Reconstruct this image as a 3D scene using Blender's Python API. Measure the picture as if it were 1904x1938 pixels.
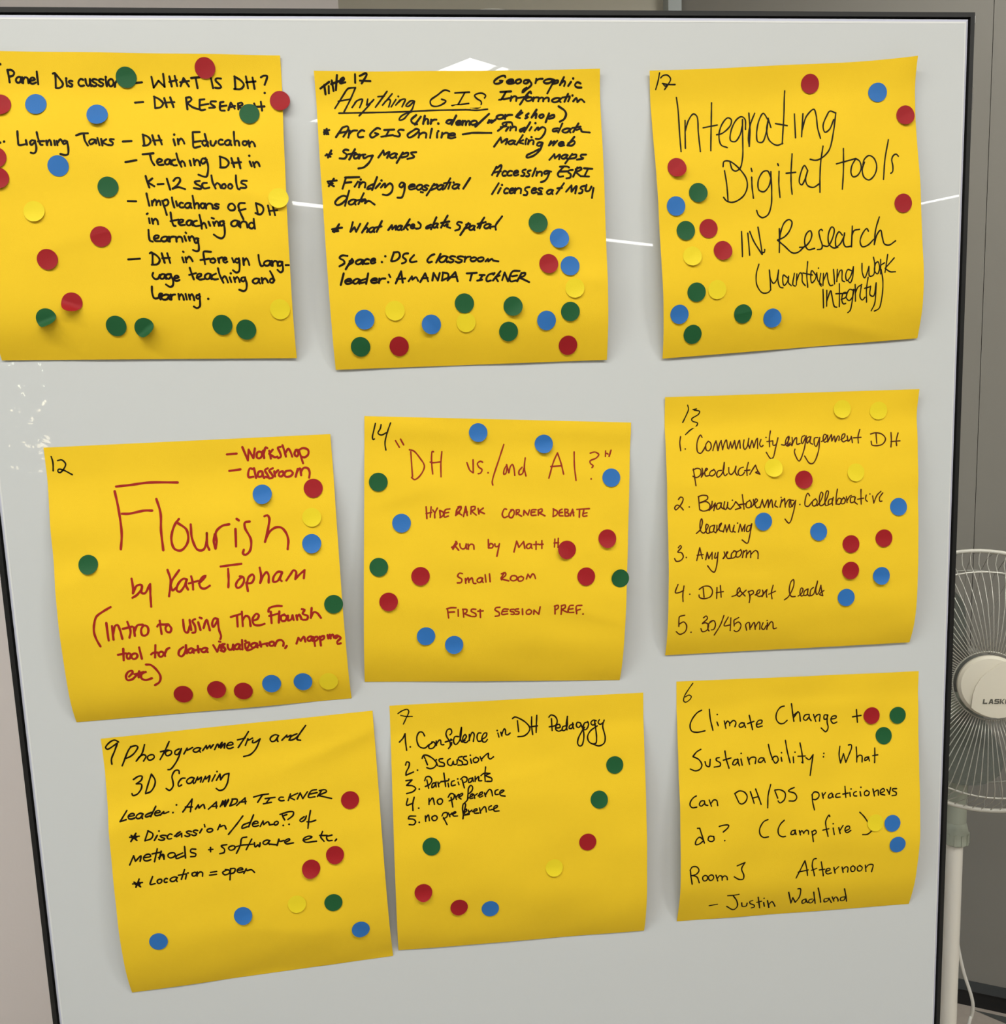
import bpy, math, random
SKY, EXPO, LAMPADD, LAMPFAR, INKW, CURLK = .75, .92, 26.0, 9.0, .9, 1.8
GLASSCOL = (.535, .555, .558)
PAPER = (.765, .505, .017)
from mathutils import Matrix, Vector
random.seed(4)
C = bpy.context.scene.collection
sc = bpy.context.scene
for o in list(bpy.data.objects): bpy.data.objects.remove(o, do_unlink=True)

# ------------------------------------------------------------------ camera
H0 = 1.38                                  # height of the board's reference point above the floor
def W(x, y, d=0.0): return Vector((x, d, H0 - y))        # board coordinates -> world (d > 0 lies behind the glass)
CR = [[0.9944670578, 0.0367716575, -0.0984028259], [-0.0493747374, 0.9904307622, -0.1288760665], [0.0927221993, 0.1330216164, 0.986766357]]
CC = (-0.0880877, -0.1279886, -0.8713153)
F = 1605.3067
def bdir(r): return Vector((r[0], r[2], -r[1]))
cam = bpy.data.cameras.new('camera'); co = bpy.data.objects.new('camera', cam); C.objects.link(co)
ax, ay, az = bdir(CR[0]), -bdir(CR[1]), -bdir(CR[2])
M = Matrix((ax, ay, az)).transposed().to_4x4(); M.translation = Vector((CC[0], CC[2], H0 - CC[1])); co.matrix_world = M
cam.sensor_fit = 'HORIZONTAL'; cam.sensor_width = 36.0; cam.lens = F / 1904 * 36.0; cam.clip_start = .01
sc.camera = co
CAMPOS = M.translation.copy()

# ------------------------------------------------------------------ world, exposure
wd = bpy.data.worlds.new('sky'); sc.world = wd; wd.use_nodes = True
nt = wd.node_tree; bg = nt.nodes['Background']
sky = nt.nodes.new('ShaderNodeTexSky'); sky.sky_type = 'NISHITA'; sky.sun_disc = False; sky.sun_elevation = math.radians(50); sky.sun_rotation = math.radians(200)
nt.links.new(sky.outputs[0], bg.inputs[0]); bg.inputs[1].default_value = SKY
vs = sc.view_settings; sc.display_settings.display_device = 'sRGB'
vs.view_transform = 'Standard'; vs.look = 'None'; vs.gamma = 1; vs.use_curve_mapping = False
vs.exposure = EXPO
sc.cycles.use_denoising = True; sc.cycles.max_bounces = 8; sc.cycles.diffuse_bounces = 4; sc.cycles.glossy_bounces = 3; sc.cycles.transparent_max_bounces = 12
sc.cycles.caustics_reflective = False; sc.cycles.caustics_refractive = False; sc.cycles.sample_clamp_indirect = 6

# ------------------------------------------------------------------ materials
MT = {}
def mat(name, col, rough=.6, spec=.5, metal=0, coat=0, bump=0, bscale=200, vary=0, vscale=3, coatr=.03, trans=0, alpha=1, emit=0, wave=None):
    if name in MT: return MT[name]
    m = bpy.data.materials.new(name); m.use_nodes = True; n = m.node_tree.nodes; l = m.node_tree.links; b = n['Principled BSDF']
    b.inputs['Base Color'].default_value = (*col, 1); b.inputs['Roughness'].default_value = rough
    b.inputs['Specular IOR Level'].default_value = spec; b.inputs['Metallic'].default_value = metal
    b.inputs['Coat Weight'].default_value = coat; b.inputs['Coat Roughness'].default_value = coatr
    b.inputs['Transmission Weight'].default_value = trans; b.inputs['Alpha'].default_value = alpha
    if emit:
        b.inputs['Emission Color'].default_value = (*col, 1); b.inputs['Emission Strength'].default_value = emit
    tc = n.new('ShaderNodeTexCoord')
    if bump:
        t = n.new('ShaderNodeTexNoise'); t.inputs['Scale'].default_value = bscale; t.inputs['Detail'].default_value = 4
        l.new(tc.outputs['Object'], t.inputs['Vector'])
        bp = n.new('ShaderNodeBump'); bp.inputs['Strength'].default_value = bump; bp.inputs['Distance'].default_value = .001
        l.new(t.outputs[0], bp.inputs['Height']); l.new(bp.outputs[0], b.inputs['Normal'])
    if vary:
        t = n.new('ShaderNodeTexNoise'); t.inputs['Scale'].default_value = vscale; t.inputs['Detail'].default_value = 3
        l.new(tc.outputs['Object'], t.inputs['Vector'])
        mx = n.new('ShaderNodeMix'); mx.data_type = 'RGBA'
        mx.inputs[6].default_value = (*[c*(1-vary) for c in col], 1); mx.inputs[7].default_value = (*[min(1, c*(1+vary)) for c in col], 1)
        l.new(t.outputs[0], mx.inputs[0]); l.new(mx.outputs[2], b.inputs['Base Color'])
    MT[name] = m; return m
def emitter(name, col, s):
    m = bpy.data.materials.new(name); m.use_nodes = True; n = m.node_tree.nodes; n.clear()
    e = n.new('ShaderNodeEmission'); e.inputs[0].default_value = (*col, 1); e.inputs[1].default_value = s
    o = n.new('ShaderNodeOutputMaterial'); m.node_tree.links.new(e.outputs[0], o.inputs[0]); MT[name] = m; return m

# ------------------------------------------------------------------ mesh helpers
class MB:
    def __init__(s): s.v = []; s.f = []
    def add(s, vs, fs):
        k = len(s.v); s.v += [tuple(p) for p in vs]; s.f += [tuple(i + k for i in f) for f in fs]; return s
    def box(s, x0, x1, y0, y1, z0, z1, T=None):
        v = [Vector((x, y, z)) for z in (z0, z1) for y in (y0, y1) for x in (x0, x1)]
        if T: v = [T @ p for p in v]
        return s.add(v, [(0,2,3,1),(4,5,7,6),(0,1,5,4),(2,6,7,3),(0,4,6,2),(1,3,7,5)])
    def cyl(s, a, b, r0, r1=None, n=24, cap=True):
        a, b = Vector(a), Vector(b); r1 = r0 if r1 is None else r1
        return s.tube([a, b], [r0, r1], n, cap)
    def tube(s, pts, r, n=8, cap=True, closed=False):
        pts = [Vector(p) for p in pts]; R = r if isinstance(r, (list, tuple)) else [r]*len(pts)
        m = len(pts); vs = []; up = None
        for i, p in enumerate(pts):
            if closed: t = pts[(i+1) % m] - pts[i-1]
            else: t = pts[min(i+1, m-1)] - pts[max(i-1, 0)]
            t.normalize()
            if up is None: up = Vector((0,0,1)) if abs(t.z) < .9 else Vector((1,0,0))
            u = (up - t*up.dot(t)); u.normalize(); w = t.cross(u); up = u
            vs += [p + (u*math.cos(k*2*math.pi/n) + w*math.sin(k*2*math.pi/n))*R[i] for k in range(n)]
        fs = []
        for i in range(m if closed else m-1):
            j = (i+1) % m
            fs += [(i*n+k, i*n+(k+1) % n, j*n+(k+1) % n, j*n+k) for k in range(n)]
        if cap and not closed: fs += [tuple(range(n-1, -1, -1)), tuple((m-1)*n+k for k in range(n))]
        return s.add(vs, fs)
    def lathe(s, prof, org, axis, n=48):
        axis = Vector(axis).normalized(); org = Vector(org); u = Vector((0,0,1)) - axis*axis.z
        if u.length < .1: u = Vector((1,0,0))
        u.normalize(); w = axis.cross(u); vs = []; m = len(prof)
        for r, z in prof: vs += [org + axis*z + (u*math.cos(k*2*math.pi/n) + w*math.sin(k*2*math.pi/n))*r for k in range(n)]
        fs = [(i*n+k, i*n+(k+1) % n, (i+1)*n+(k+1) % n, (i+1)*n+k) for i in range(m-1) for k in range(n)]
        if prof[0][0] > 1e-6: fs.append(tuple(range(n-1, -1, -1)))
        if prof[-1][0] > 1e-6: fs.append(tuple((m-1)*n+k for k in range(n)))
        return s.add(vs, fs)
    def prism(s, pts, depth, T):
        n = len(pts); v = [T @ Vector((x, y, 0)) for x, y in pts] + [T @ Vector((x, y, depth)) for x, y in pts]
        return s.add(v, [tuple(range(n-1, -1, -1)), tuple(range(n, 2*n))] + [(i, (i+1) % n, n+(i+1) % n, n+i) for i in range(n)])
    def obj(s, name, m, parent=None, smooth=False, org=None):
        me = bpy.data.meshes.new(name)
        vs = s.v
        if org is not None:
            ov = Vector(org); vs = [tuple(Vector(p) - ov) for p in vs]
        me.from_pydata(vs, [], s.f); me.materials.append(m); me.validate(); me.update()
        if smooth:
            me.shade_smooth() if smooth is True else (me.shade_smooth(), me.set_sharp_from_angle(angle=math.radians(smooth)))
        o = bpy.data.objects.new(name, me); C.objects.link(o)
        if org is not None: o.location = org
        if parent is not None:
            o.parent = parent
            o.matrix_parent_inverse = Matrix.Translation(-parent_world(parent))
        return o
def parent_world(p):
    v = Vector(p.location); q = p.parent
    return v
def thing(name, label, cat, loc=(0,0,0), group=None):
    o = bpy.data.objects.new(name, None); C.objects.link(o); o.location = loc; o.empty_display_size = .05
    o['label'] = label; o['category'] = cat
    if group: o['group'] = group
    return o
def tag(o, label, cat, group=None):
    o['label'] = label; o['category'] = cat
    if group: o['group'] = group
    return o
def struct(o): o['kind'] = 'structure'; return o

# ---- shape of the paper sheets: board coordinates x right, y down (metres), height h off the glass ----
import math
def _prof(knots, n=80):
    hs=[0.0]; prev=None
    def sl(v):
        for (a,sa),(b,sb) in zip(knots,knots[1:]):
            if v<=b: return sa+(sb-sa)*(v-a)/(b-a)
        return knots[-1][1]
    for i in range(n): hs.append(hs[-1]+sl((i+.5)/n)*.279/n)
    e=hs[-1]
    hs=[h-e*i/n for i,h in enumerate(hs)]
    m=min(hs)
    return [h-m+.0007 for h in hs]
_KN={'std':[(0,-.16),(.07,-.10),(.10,-.02),(.13,.11),(.2,.12),(.36,.01),(.6,-.01),(.78,-.07),(.90,-.26),(1,-.48)],
     'roll':[(0,.10),(.03,.02),(.06,-.14),(.12,.02),(.25,.05),(.45,.05),(.6,0),(.8,-.07),(.92,-.28),(1,-.50)],
     'low':[(0,-.04),(.07,-.08),(.13,.04),(.3,.05),(.5,.03),(.65,-.04),(.85,-.2),(1,-.48)]}
_PR={k:_prof(v) for k,v in _KN.items()}
# kind, seed, lift at the corners TL TR BR BL (mm), creases: (u,v,angle,length,sharp height mm)
SHEET={
 1:('std',11,(0,0,1,0),[(.25,.62,-.25,.35,.5),(.85,.45,.2,.25,.5)]),
 2:('std',22,(2,2,0,0),[(.95,.72,.1,.15,.6),(.45,.5,.05,.3,.35)]),
 3:('std',33,(2,11,0,0),[(.30,.86,-.12,.3,.5),(.75,.95,.25,.3,.8)]),
 4:('low',44,(0,0,0,0),[(.12,.45,-.4,.2,.6),(.3,.3,.9,.2,.4)]),
 5:('roll',55,(0,0,0,0),[(.12,.30,-.3,.22,.6),(.85,.72,.25,.3,.8)]),
 6:('std',66,(0,5,0,0),[(.8,.6,-.1,.25,.4),(.3,.7,0,.25,.35)]),
 7:('low',77,(0,0,0,0),[(.12,.3,-.3,.25,.7),(.85,.12,-.3,.35,.9),(.6,.8,.2,.3,.4)]),
 8:('low',88,(0,0,0,0),[(.1,.22,-.3,.2,.4),(.5,.3,-.2,.4,.4)]),
 9:('low',99,(0,0,0,0),[(.1,.46,-.2,.3,.4),(.6,.12,0,.6,.5)])}
def sheet_h(n,u,v):
    kind,seed,lift,cr=SHEET[n]
    P=_PR[kind]; t=min(max(v,0),1)*80; i=min(int(t),79); h=P[i]+(P[i+1]-P[i])*(t-i)
    for k in range(6):
        a=math.sin(seed*1.7+k*2.3)*3.1; w=9+k*5.5+math.sin(seed+k)*3
        h+=.00055/(1+k*.5)*math.sin(w*(u*math.sin(a)*.6+v*math.cos(a)*1.1)+seed*k)
    for (cu,cv,a,L,m) in cr:
        du,dv=u-cu,v-cv; s=du*math.cos(a)+dv*math.sin(a); d=-du*math.sin(a)+dv*math.cos(a)
        w=math.exp(-(s/L)**2*3)
        h+=m*.001*w*math.exp(-abs(d)/.03)*2.4
    for (cu,cv),m in zip(((0,0),(1,0),(1,1),(0,1)),lift):
        d=math.hypot(u-cu,v-cv)
        if m and d<.3: h+=m*.001*(1-d/.3)**2
    return max(h,.0004)
def quad_uv(Q,x,y):
    (x0,y0),(x1,y1),(x2,y2),(x3,y3)=Q; u=v=.5
    for _ in range(6):
        fx=x0*(1-u)*(1-v)+x1*u*(1-v)+x2*u*v+x3*(1-u)*v-x
        fy=y0*(1-u)*(1-v)+y1*u*(1-v)+y2*u*v+y3*(1-u)*v-y
        a=(x1-x0)*(1-v)+(x2-x3)*v; b=(x3-x0)*(1-u)+(x2-x1)*u
        c=(y1-y0)*(1-v)+(y2-y3)*v; d=(y3-y0)*(1-u)+(y2-y1)*u
        D=a*d-b*c; u-=(fx*d-fy*b)/D; v-=(a*fy-c*fx)/D
    return u,v

# measured sheets, strokes of the handwriting (board plane, 0.1 mm) and stickers
INK = {
 1: [
  ('black handwriting reading Panel Discussion','k',2.21,'-4560 -4497/-4502 -4449 -4498 -4395 -4496 -4341/-4503 -4443 -4474 -4449 -4447 -4428 -4459 -4401 -4498 -4390/-4389 -4382 -4409 -4390 -4432 -4377 -4440 -4356 -4427 -4338 -4407 -4343 -4392 -4379/-4392 -4379 -4394 -4353 -4387 -4338/-4381 -4386 -4379 -4360 -4379 -4334/-4379 -4360 -4357 -4386 -4336 -4378 -4331 -4334/-4317 -4356 -4293 -4359 -4271 -4367 -4282 -4382 -4303 -4380 -4318 -4356 -4309 -4332 -4287 -4330 -4266 -4340/-4247 -4434 -4248 -4378 -4246 -4326/-4105 -4417 -4089 -4422 -4091 -4304/-4089 -4422 -4054 -4377 -4025 -4326 -4039 -4300 -4070 -4289 -4093 -4293/-3993 -4358 -3992 -4332 -3990 -4305/-3991 -4374/-3938 -4349 -3956 -4354 -3973 -4344 -3960 -4331 -3942 -4320 -3948 -4304 -3964 -4301 -3976 -4310/-3840 -4361 -3860 -4369 -3881 -4350 -3886 -4329 -3874 -4309 -3857 -4307 -3837 -4312/-3819 -4368 -3817 -4331 -3803 -4306 -3786 -4319 -3779 -4368/-3779 -4368 -3779 -4331 -3774 -4306/-3718 -4362 -3741 -4368 -3762 -4356 -3747 -4340 -3724 -4328 -3731 -4309 -3752 -4306 -3767 -4315/-3659 -4362 -3682 -4368 -3702 -4356 -3687 -4340 -3664 -4328 -3672 -4309 -3692 -4306 -3708 -4315/-3638 -4368 -3637 -4337 -3634 -4306/-3635 -4386/-3594 -4368 -3614 -4355 -3618 -4331 -3604 -4305 -3582 -4312 -3570 -4340 -3580 -4365 -3596 -4368/-3563 -4300 -3555 -4333 -3542 -4352/-3393 -4331 -3313 -4340'),
  ('black handwriting reading WHAT IS DH','k',2.21,'-3223 -4388 -3211 -4292/-3211 -4292 -3162 -4353/-3162 -4353 -3110 -4299/-3110 -4299 -3114 -4413/-3060 -4391 -3045 -4302/-3010 -4394 -2995 -4306/-3064 -4343 -2994 -4358/-2964 -4305 -2931 -4375/-2931 -4375 -2888 -4301/-2965 -4339 -2884 -4349/-2862 -4375 -2781 -4382/-2820 -4378 -2809 -4285/-2679 -4374 -2667 -4286/-2588 -4371 -2630 -4371 -2639 -4356 -2600 -4312 -2590 -4294 -2614 -4286 -2648 -4289/-2460 -4390 -2461 -4278/-2463 -4390 -2405 -4353 -2380 -4315 -2410 -4278 -2472 -4277/-2356 -4390 -2344 -4285/-2295 -4379 -2283 -4278/-2356 -4338 -2270 -4345/-2217 -4382 -2193 -4395 -2158 -4393 -2164 -4367 -2187 -4315/-2191 -4240'),
  ('black handwriting reading DH RESEARCH after a dash','k',2.21,'-3389 -4154 -3314 -4159/-3210 -4207 -3206 -4100/-3214 -4210 -3165 -4183 -3132 -4143 -3156 -4108 -3206 -4100/-3120 -4194 -3099 -4107/-3065 -4202 -3038 -4108/-3117 -4151 -3029 -4155/-2920 -4196 -2911 -4086/-2920 -4196 -2882 -4200 -2871 -4177 -2911 -4145/-2911 -4145 -2863 -4106 -2803 -4086/-2795 -4177 -2795 -4082 -2776 -4078 -2750 -4084/-2795 -4177 -2753 -4181/-2793 -4125 -2717 -4137/-2647 -4161 -2693 -4160 -2697 -4141 -2657 -4106 -2711 -4100/-2609 -4152 -2609 -4079 -2570 -4075/-2609 -4152 -2578 -4157/-2607 -4114 -2553 -4122/-2536 -4079 -2510 -4150/-2510 -4150 -2477 -4094/-2531 -4106 -2472 -4118/-2444 -4142 -2443 -4086/-2444 -4142 -2413 -4150 -2402 -4134 -2442 -4110/-2442 -4110 -2404 -4090/-2294 -4141 -2283 -4105/-2231 -4156 -2223 -4072/-2295 -4109 -2198 -4112'),
  ('black handwriting reading Lightning Talks','k',2.21,'-4602 -3785/-4566 -3794/-4444 -3888 -4442 -3802 -4437 -3762 -4381 -3767/-4372 -3805 -4365 -3763/-4291 -3796 -4317 -3804 -4336 -3785 -4326 -3759 -4295 -3785/-4292 -3800 -4283 -3731 -4293 -3694 -4312 -3683 -4334 -3690/-4273 -3877 -4261 -3815 -4241 -3761 -4226 -3760/-4265 -3792 -4210 -3795/-4191 -3799 -4186 -3757/-4185 -3776 -4161 -3807 -4151 -3784 -4149 -3757/-4121 -3799 -4116 -3757/-4099 -3795 -4094 -3756/-4093 -3776 -4065 -3810 -4052 -3791 -4045 -3772/-4007 -3790 -4029 -3798 -4045 -3783 -4038 -3764 -4012 -3779/-4007 -3790 -4000 -3729 -4007 -3672 -4033 -3665 -4073 -3676/-3924 -3846 -3875 -3863 -3820 -3866/-3857 -3860 -3849 -3798 -3825 -3752/-3752 -3802 -3789 -3809 -3812 -3790 -3802 -3763 -3768 -3782 -3752 -3802/-3752 -3802 -3750 -3771/-3737 -3821 -3721 -3755/-3704 -3813 -3695 -3751/-3659 -3809 -3701 -3782/-3701 -3782 -3643 -3754/-3592 -3808 -3625 -3809 -3622 -3793 -3600 -3777 -3609 -3754 -3642 -3757'),
  ('black handwriting reading DH in Education after a dash','k',2.21,'-3510 -3787 -3431 -3791/-3324 -3849 -3316 -3747/-3328 -3851 -3276 -3825 -3258 -3786 -3286 -3751 -3328 -3746/-3241 -3844 -3218 -3754/-3184 -3840 -3157 -3757/-3235 -3793 -3159 -3796/-3049 -3804 -3037 -3747/-3041 -3848/-3011 -3807 -3006 -3757/-3005 -3784 -2981 -3811 -2959 -3784 -2953 -3764/-2808 -3871 -2872 -3870/-2872 -3870 -2871 -3807 -2867 -3727 -2810 -3736/-2867 -3777 -2800 -3787/-2739 -3779 -2777 -3791 -2789 -3764 -2768 -3740 -2736 -3771/-2763 -3854 -2747 -3783 -2737 -3736/-2712 -3787 -2710 -3751 -2688 -3740 -2662 -3786/-2662 -3786 -2667 -3763/-2601 -3794 -2619 -3800 -2637 -3786 -2640 -3769 -2629 -3754 -2614 -3752 -2597 -3756/-2526 -3786 -2549 -3794 -2575 -3782 -2582 -3763 -2567 -3746 -2544 -3750 -2529 -3784/-2529 -3784 -2530 -3760 -2521 -3745/-2494 -3872 -2493 -3805 -2488 -3746/-2490 -3773 -2470 -3789 -2455 -3781 -2449 -3741/-2382 -3780 -2409 -3780 -2418 -3757 -2399 -3741 -2375 -3760 -2382 -3780/-2362 -3787 -2354 -3729/-2352 -3756 -2332 -3779 -2313 -3763 -2303 -3732'),
  ('black handwriting reading Teaching DH in','k',2.21,'-3497 -3596 -3395 -3613/-3336 -3666 -3237 -3675/-3271 -3671 -3257 -3601 -3237 -3567/-3209 -3589 -3178 -3596 -3162 -3611 -3188 -3623 -3212 -3600 -3199 -3570 -3154 -3570/-3088 -3613 -3109 -3620 -3133 -3608 -3140 -3588 -3127 -3571 -3106 -3576 -3091 -3610/-3091 -3610 -3093 -3586 -3084 -3571/-3045 -3615 -3072 -3607 -3081 -3584 -3060 -3562 -3033 -3565/-3030 -3672 -3018 -3614 -2992 -3550/-3002 -3580 -2981 -3603 -2963 -3584 -2958 -3557/-2913 -3606 -2904 -3560/-2877 -3621 -2870 -3564/-2871 -3587 -2847 -3613 -2829 -3598 -2821 -3560/-2756 -3613 -2790 -3625 -2810 -3602 -2797 -3575 -2761 -3598/-2767 -3628 -2748 -3559 -2757 -3483 -2770 -3456 -2804 -3460 -2841 -3476/-2632 -3639 -2634 -3543/-2636 -3641 -2580 -3619 -2555 -3581 -2585 -3543 -2638 -3541/-2529 -3626 -2508 -3542/-2468 -3626 -2451 -3530/-2528 -3580 -2443 -3587/-2362 -3594 -2346 -3548/-2362 -3646/-2331 -3586 -2319 -3540/-2321 -3567 -2300 -3590 -2282 -3578 -2272 -3548'),
  ('black handwriting reading K-12 schools','k',2.21,'-3324 -3469 -3313 -3413 -3298 -3363/-3265 -3446 -3310 -3412/-3310 -3412 -3252 -3374/-3220 -3392 -3167 -3395/-3133 -3441 -3109 -3341/-3074 -3421 -3049 -3447 -3018 -3447 -3012 -3424 -3038 -3386 -3086 -3348/-3086 -3352 -3032 -3363 -2972 -3343/-2833 -3417 -2879 -3410 -2869 -3391 -2825 -3363 -2826 -3344 -2891 -3353/-2769 -3397 -2807 -3394 -2813 -3367 -2795 -3347 -2748 -3354/-2723 -3467 -2715 -3404 -2691 -3345/-2697 -3372 -2673 -3396 -2651 -3380 -2640 -3348/-2604 -3387 -2624 -3380 -2633 -3352 -2606 -3344 -2594 -3371 -2612 -3387/-2551 -3387 -2566 -3379 -2575 -3355 -2552 -3339 -2533 -3363 -2551 -3387/-2497 -3465 -2497 -3394 -2483 -3338 -2468 -3334/-2400 -3413 -2442 -3413 -2451 -3394 -2413 -3374 -2406 -3350 -2460 -3348'),
  ('black handwriting reading Implications of DH','k',2.21,'-3502 -3242 -3427 -3239/-2574 -3197 -2588 -3166 -2570 -3143 -2531 -3146 -2522 -3173 -2547 -3204 -2574 -3197/-2430 -3206 -2473 -3206 -2490 -3188 -2479 -3126 -2452 -3056/-2489 -3138 -2426 -3152/-2326 -3204 -2313 -3100/-2326 -3204 -2269 -3176 -2260 -3137 -2290 -3099 -2336 -3112/-2215 -3179 -2201 -3094/-2169 -3167 -2154 -3089/-2210 -3129 -2132 -3135/-3328 -3310 -3320 -3257 -3309 -3195/-3283 -3240 -3282 -3198/-3281 -3217 -3256 -3252 -3242 -3232 -3244 -3201/-3242 -3220 -3218 -3243 -3208 -3228 -3206 -3201/-3188 -3239 -3169 -3169 -3155 -3108/-3184 -3235 -3145 -3250 -3132 -3222 -3149 -3196 -3176 -3192/-3098 -3268 -3093 -3222 -3081 -3175/-3062 -3233 -3053 -3190/-3000 -3214 -3016 -3220 -3031 -3206 -3034 -3190 -3025 -3175 -3012 -3173 -2997 -3176/-2928 -3209 -2951 -3216 -2976 -3205 -2984 -3186 -2970 -3169 -2947 -3173 -2931 -3206/-2931 -3206 -2933 -3183 -2924 -3168/-2907 -3280 -2899 -3211 -2895 -3165/-2895 -3195 -2869 -3214 -2858 -3203 -2857 -3164/-2821 -3210 -2836 -3201 -2840 -3183 -2827 -3164 -2810 -3168 -2800 -3189 -2809 -3208 -2823 -3210/-2795 -3207 -2791 -3184 -2790 -3161/-2791 -3184 -2764 -3207 -2736 -3199 -2728 -3160/-2671 -3198 -2691 -3203 -2710 -3194 -2695 -3182 -2674 -3173 -2681 -3159 -2699 -3157 -2713 -3164'),
  ('black handwriting reading in teaching and','k',2.21,'-3321 -3080 -3317 -3036/-3338 -3120 -3329 -3125/-3295 -3076 -3287 -3030/-3287 -3053 -3264 -3075 -3246 -3060 -3241 -3025/-3119 -3130 -3113 -3054 -3098 -3008 -3083 -3006/-3125 -3050 -3051 -3064/-3054 -3033 -3019 -3041 -3006 -3059 -3032 -3064 -3053 -3041 -3040 -3014 -2998 -3014/-2928 -3049 -2950 -3056 -2973 -3045 -2981 -3026 -2967 -3009 -2946 -3014 -2931 -3047/-2931 -3047 -2933 -3023 -2925 -3009/-2884 -3050 -2912 -3043 -2921 -3020 -2900 -3001 -2865 -3005/-2856 -3103 -2847 -3042 -2844 -2977/-2846 -3007 -2821 -3030 -2810 -3018 -2801 -2984/-2778 -3041 -2765 -3002/-2736 -3036 -2727 -3002/-2727 -3017 -2705 -3044 -2690 -3032 -2685 -3001/-2745 -3075 -2726 -3067/-2635 -3042 -2670 -3039 -2676 -3016 -2662 -3001 -2633 -3023/-2643 -3046 -2633 -2977 -2641 -2908 -2666 -2885 -2701 -2894 -2737 -2921/-2502 -3040 -2530 -3048 -2561 -3035 -2571 -3013 -2553 -2993 -2525 -2998 -2505 -3037/-2505 -3037 -2508 -3009 -2497 -2992/-2492 -3037 -2487 -3010 -2486 -2982/-2487 -3010 -2459 -3037 -2429 -3028 -2420 -2980/-2357 -3013 -2380 -3025 -2401 -3011 -2405 -2986 -2386 -2969 -2364 -2977 -2354 -3002/-2356 -3058 -2356 -3024 -2350 -2968'),
  ('black handwriting reading learning','k',2.21,'-3334 -2974 -3335 -2913 -3327 -2875 -3304 -2867/-3291 -2893 -3252 -2900 -3243 -2919 -3269 -2923 -3290 -2905 -3281 -2874 -3235 -2869/-3161 -2904 -3187 -2911 -3216 -2900 -3226 -2882 -3209 -2866 -3183 -2870 -3164 -2901/-3164 -2901 -3167 -2879 -3157 -2865/-3150 -2909 -3147 -2886 -3147 -2863/-3147 -2886 -3129 -2907 -3100 -2908/-3089 -2907 -3086 -2884 -3085 -2861/-3086 -2884 -3062 -2907 -3037 -2899 -3030 -2860/-3010 -2911 -2998 -2868/-2996 -2945 -2991 -2939/-2972 -2906 -2964 -2868/-2966 -2887 -2941 -2910 -2924 -2890 -2919 -2859/-2882 -2886 -2905 -2890 -2922 -2867 -2909 -2844 -2884 -2866/-2893 -2890 -2884 -2820 -2891 -2775 -2915 -2771 -2941 -2783'),
  ('black handwriting reading DH in Foreign lang-','k',2.21,'-3543 -2709 -3435 -2713/-3340 -2760 -3320 -2768 -3323 -2657/-3328 -2768 -3277 -2736 -3254 -2697 -3277 -2660 -3331 -2655/-3231 -2758 -3211 -2670/-3180 -2757 -3161 -2669/-3230 -2712 -3161 -2715/-3046 -2716 -3035 -2670/-3034 -2770 -3029 -2766/-3016 -2716 -3012 -2670/-3012 -2693 -2984 -2723 -2967 -2707 -2954 -2680/-2777 -2763 -2842 -2766 -2847 -2755 -2841 -2651/-2880 -2689 -2798 -2700/-2751 -2699 -2783 -2696 -2789 -2669 -2758 -2661 -2741 -2683 -2759 -2703/-2716 -2702 -2708 -2660/-2710 -2679 -2700 -2702 -2676 -2709/-2669 -2684 -2651 -2686 -2636 -2692 -2644 -2706 -2659 -2705 -2670 -2684 -2663 -2663 -2647 -2660 -2632 -2669/-2584 -2699 -2571 -2660/-2518 -2685 -2545 -2694 -2559 -2671 -2540 -2655 -2515 -2674/-2521 -2697 -2519 -2628 -2531 -2574 -2555 -2565 -2585 -2587/-2482 -2696 -2479 -2634/-2479 -2665 -2451 -2695 -2437 -2672 -2428 -2633/-2335 -2723 -2332 -2669 -2316 -2619 -2300 -2622/-2224 -2662 -2251 -2669 -2281 -2658 -2290 -2639 -2273 -2622 -2246 -2626 -2227 -2659/-2227 -2659 -2230 -2635 -2219 -2621/-2213 -2666 -2210 -2642 -2209 -2618/-2210 -2642 -2188 -2665 -2166 -2658 -2160 -2617/-2114 -2653 -2145 -2658 -2162 -2635 -2144 -2615 -2115 -2638/-2125 -2657 -2113 -2603 -2120 -2568 -2140 -2557 -2166 -2581/-2086 -2624 -2057 -2624'),
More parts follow.
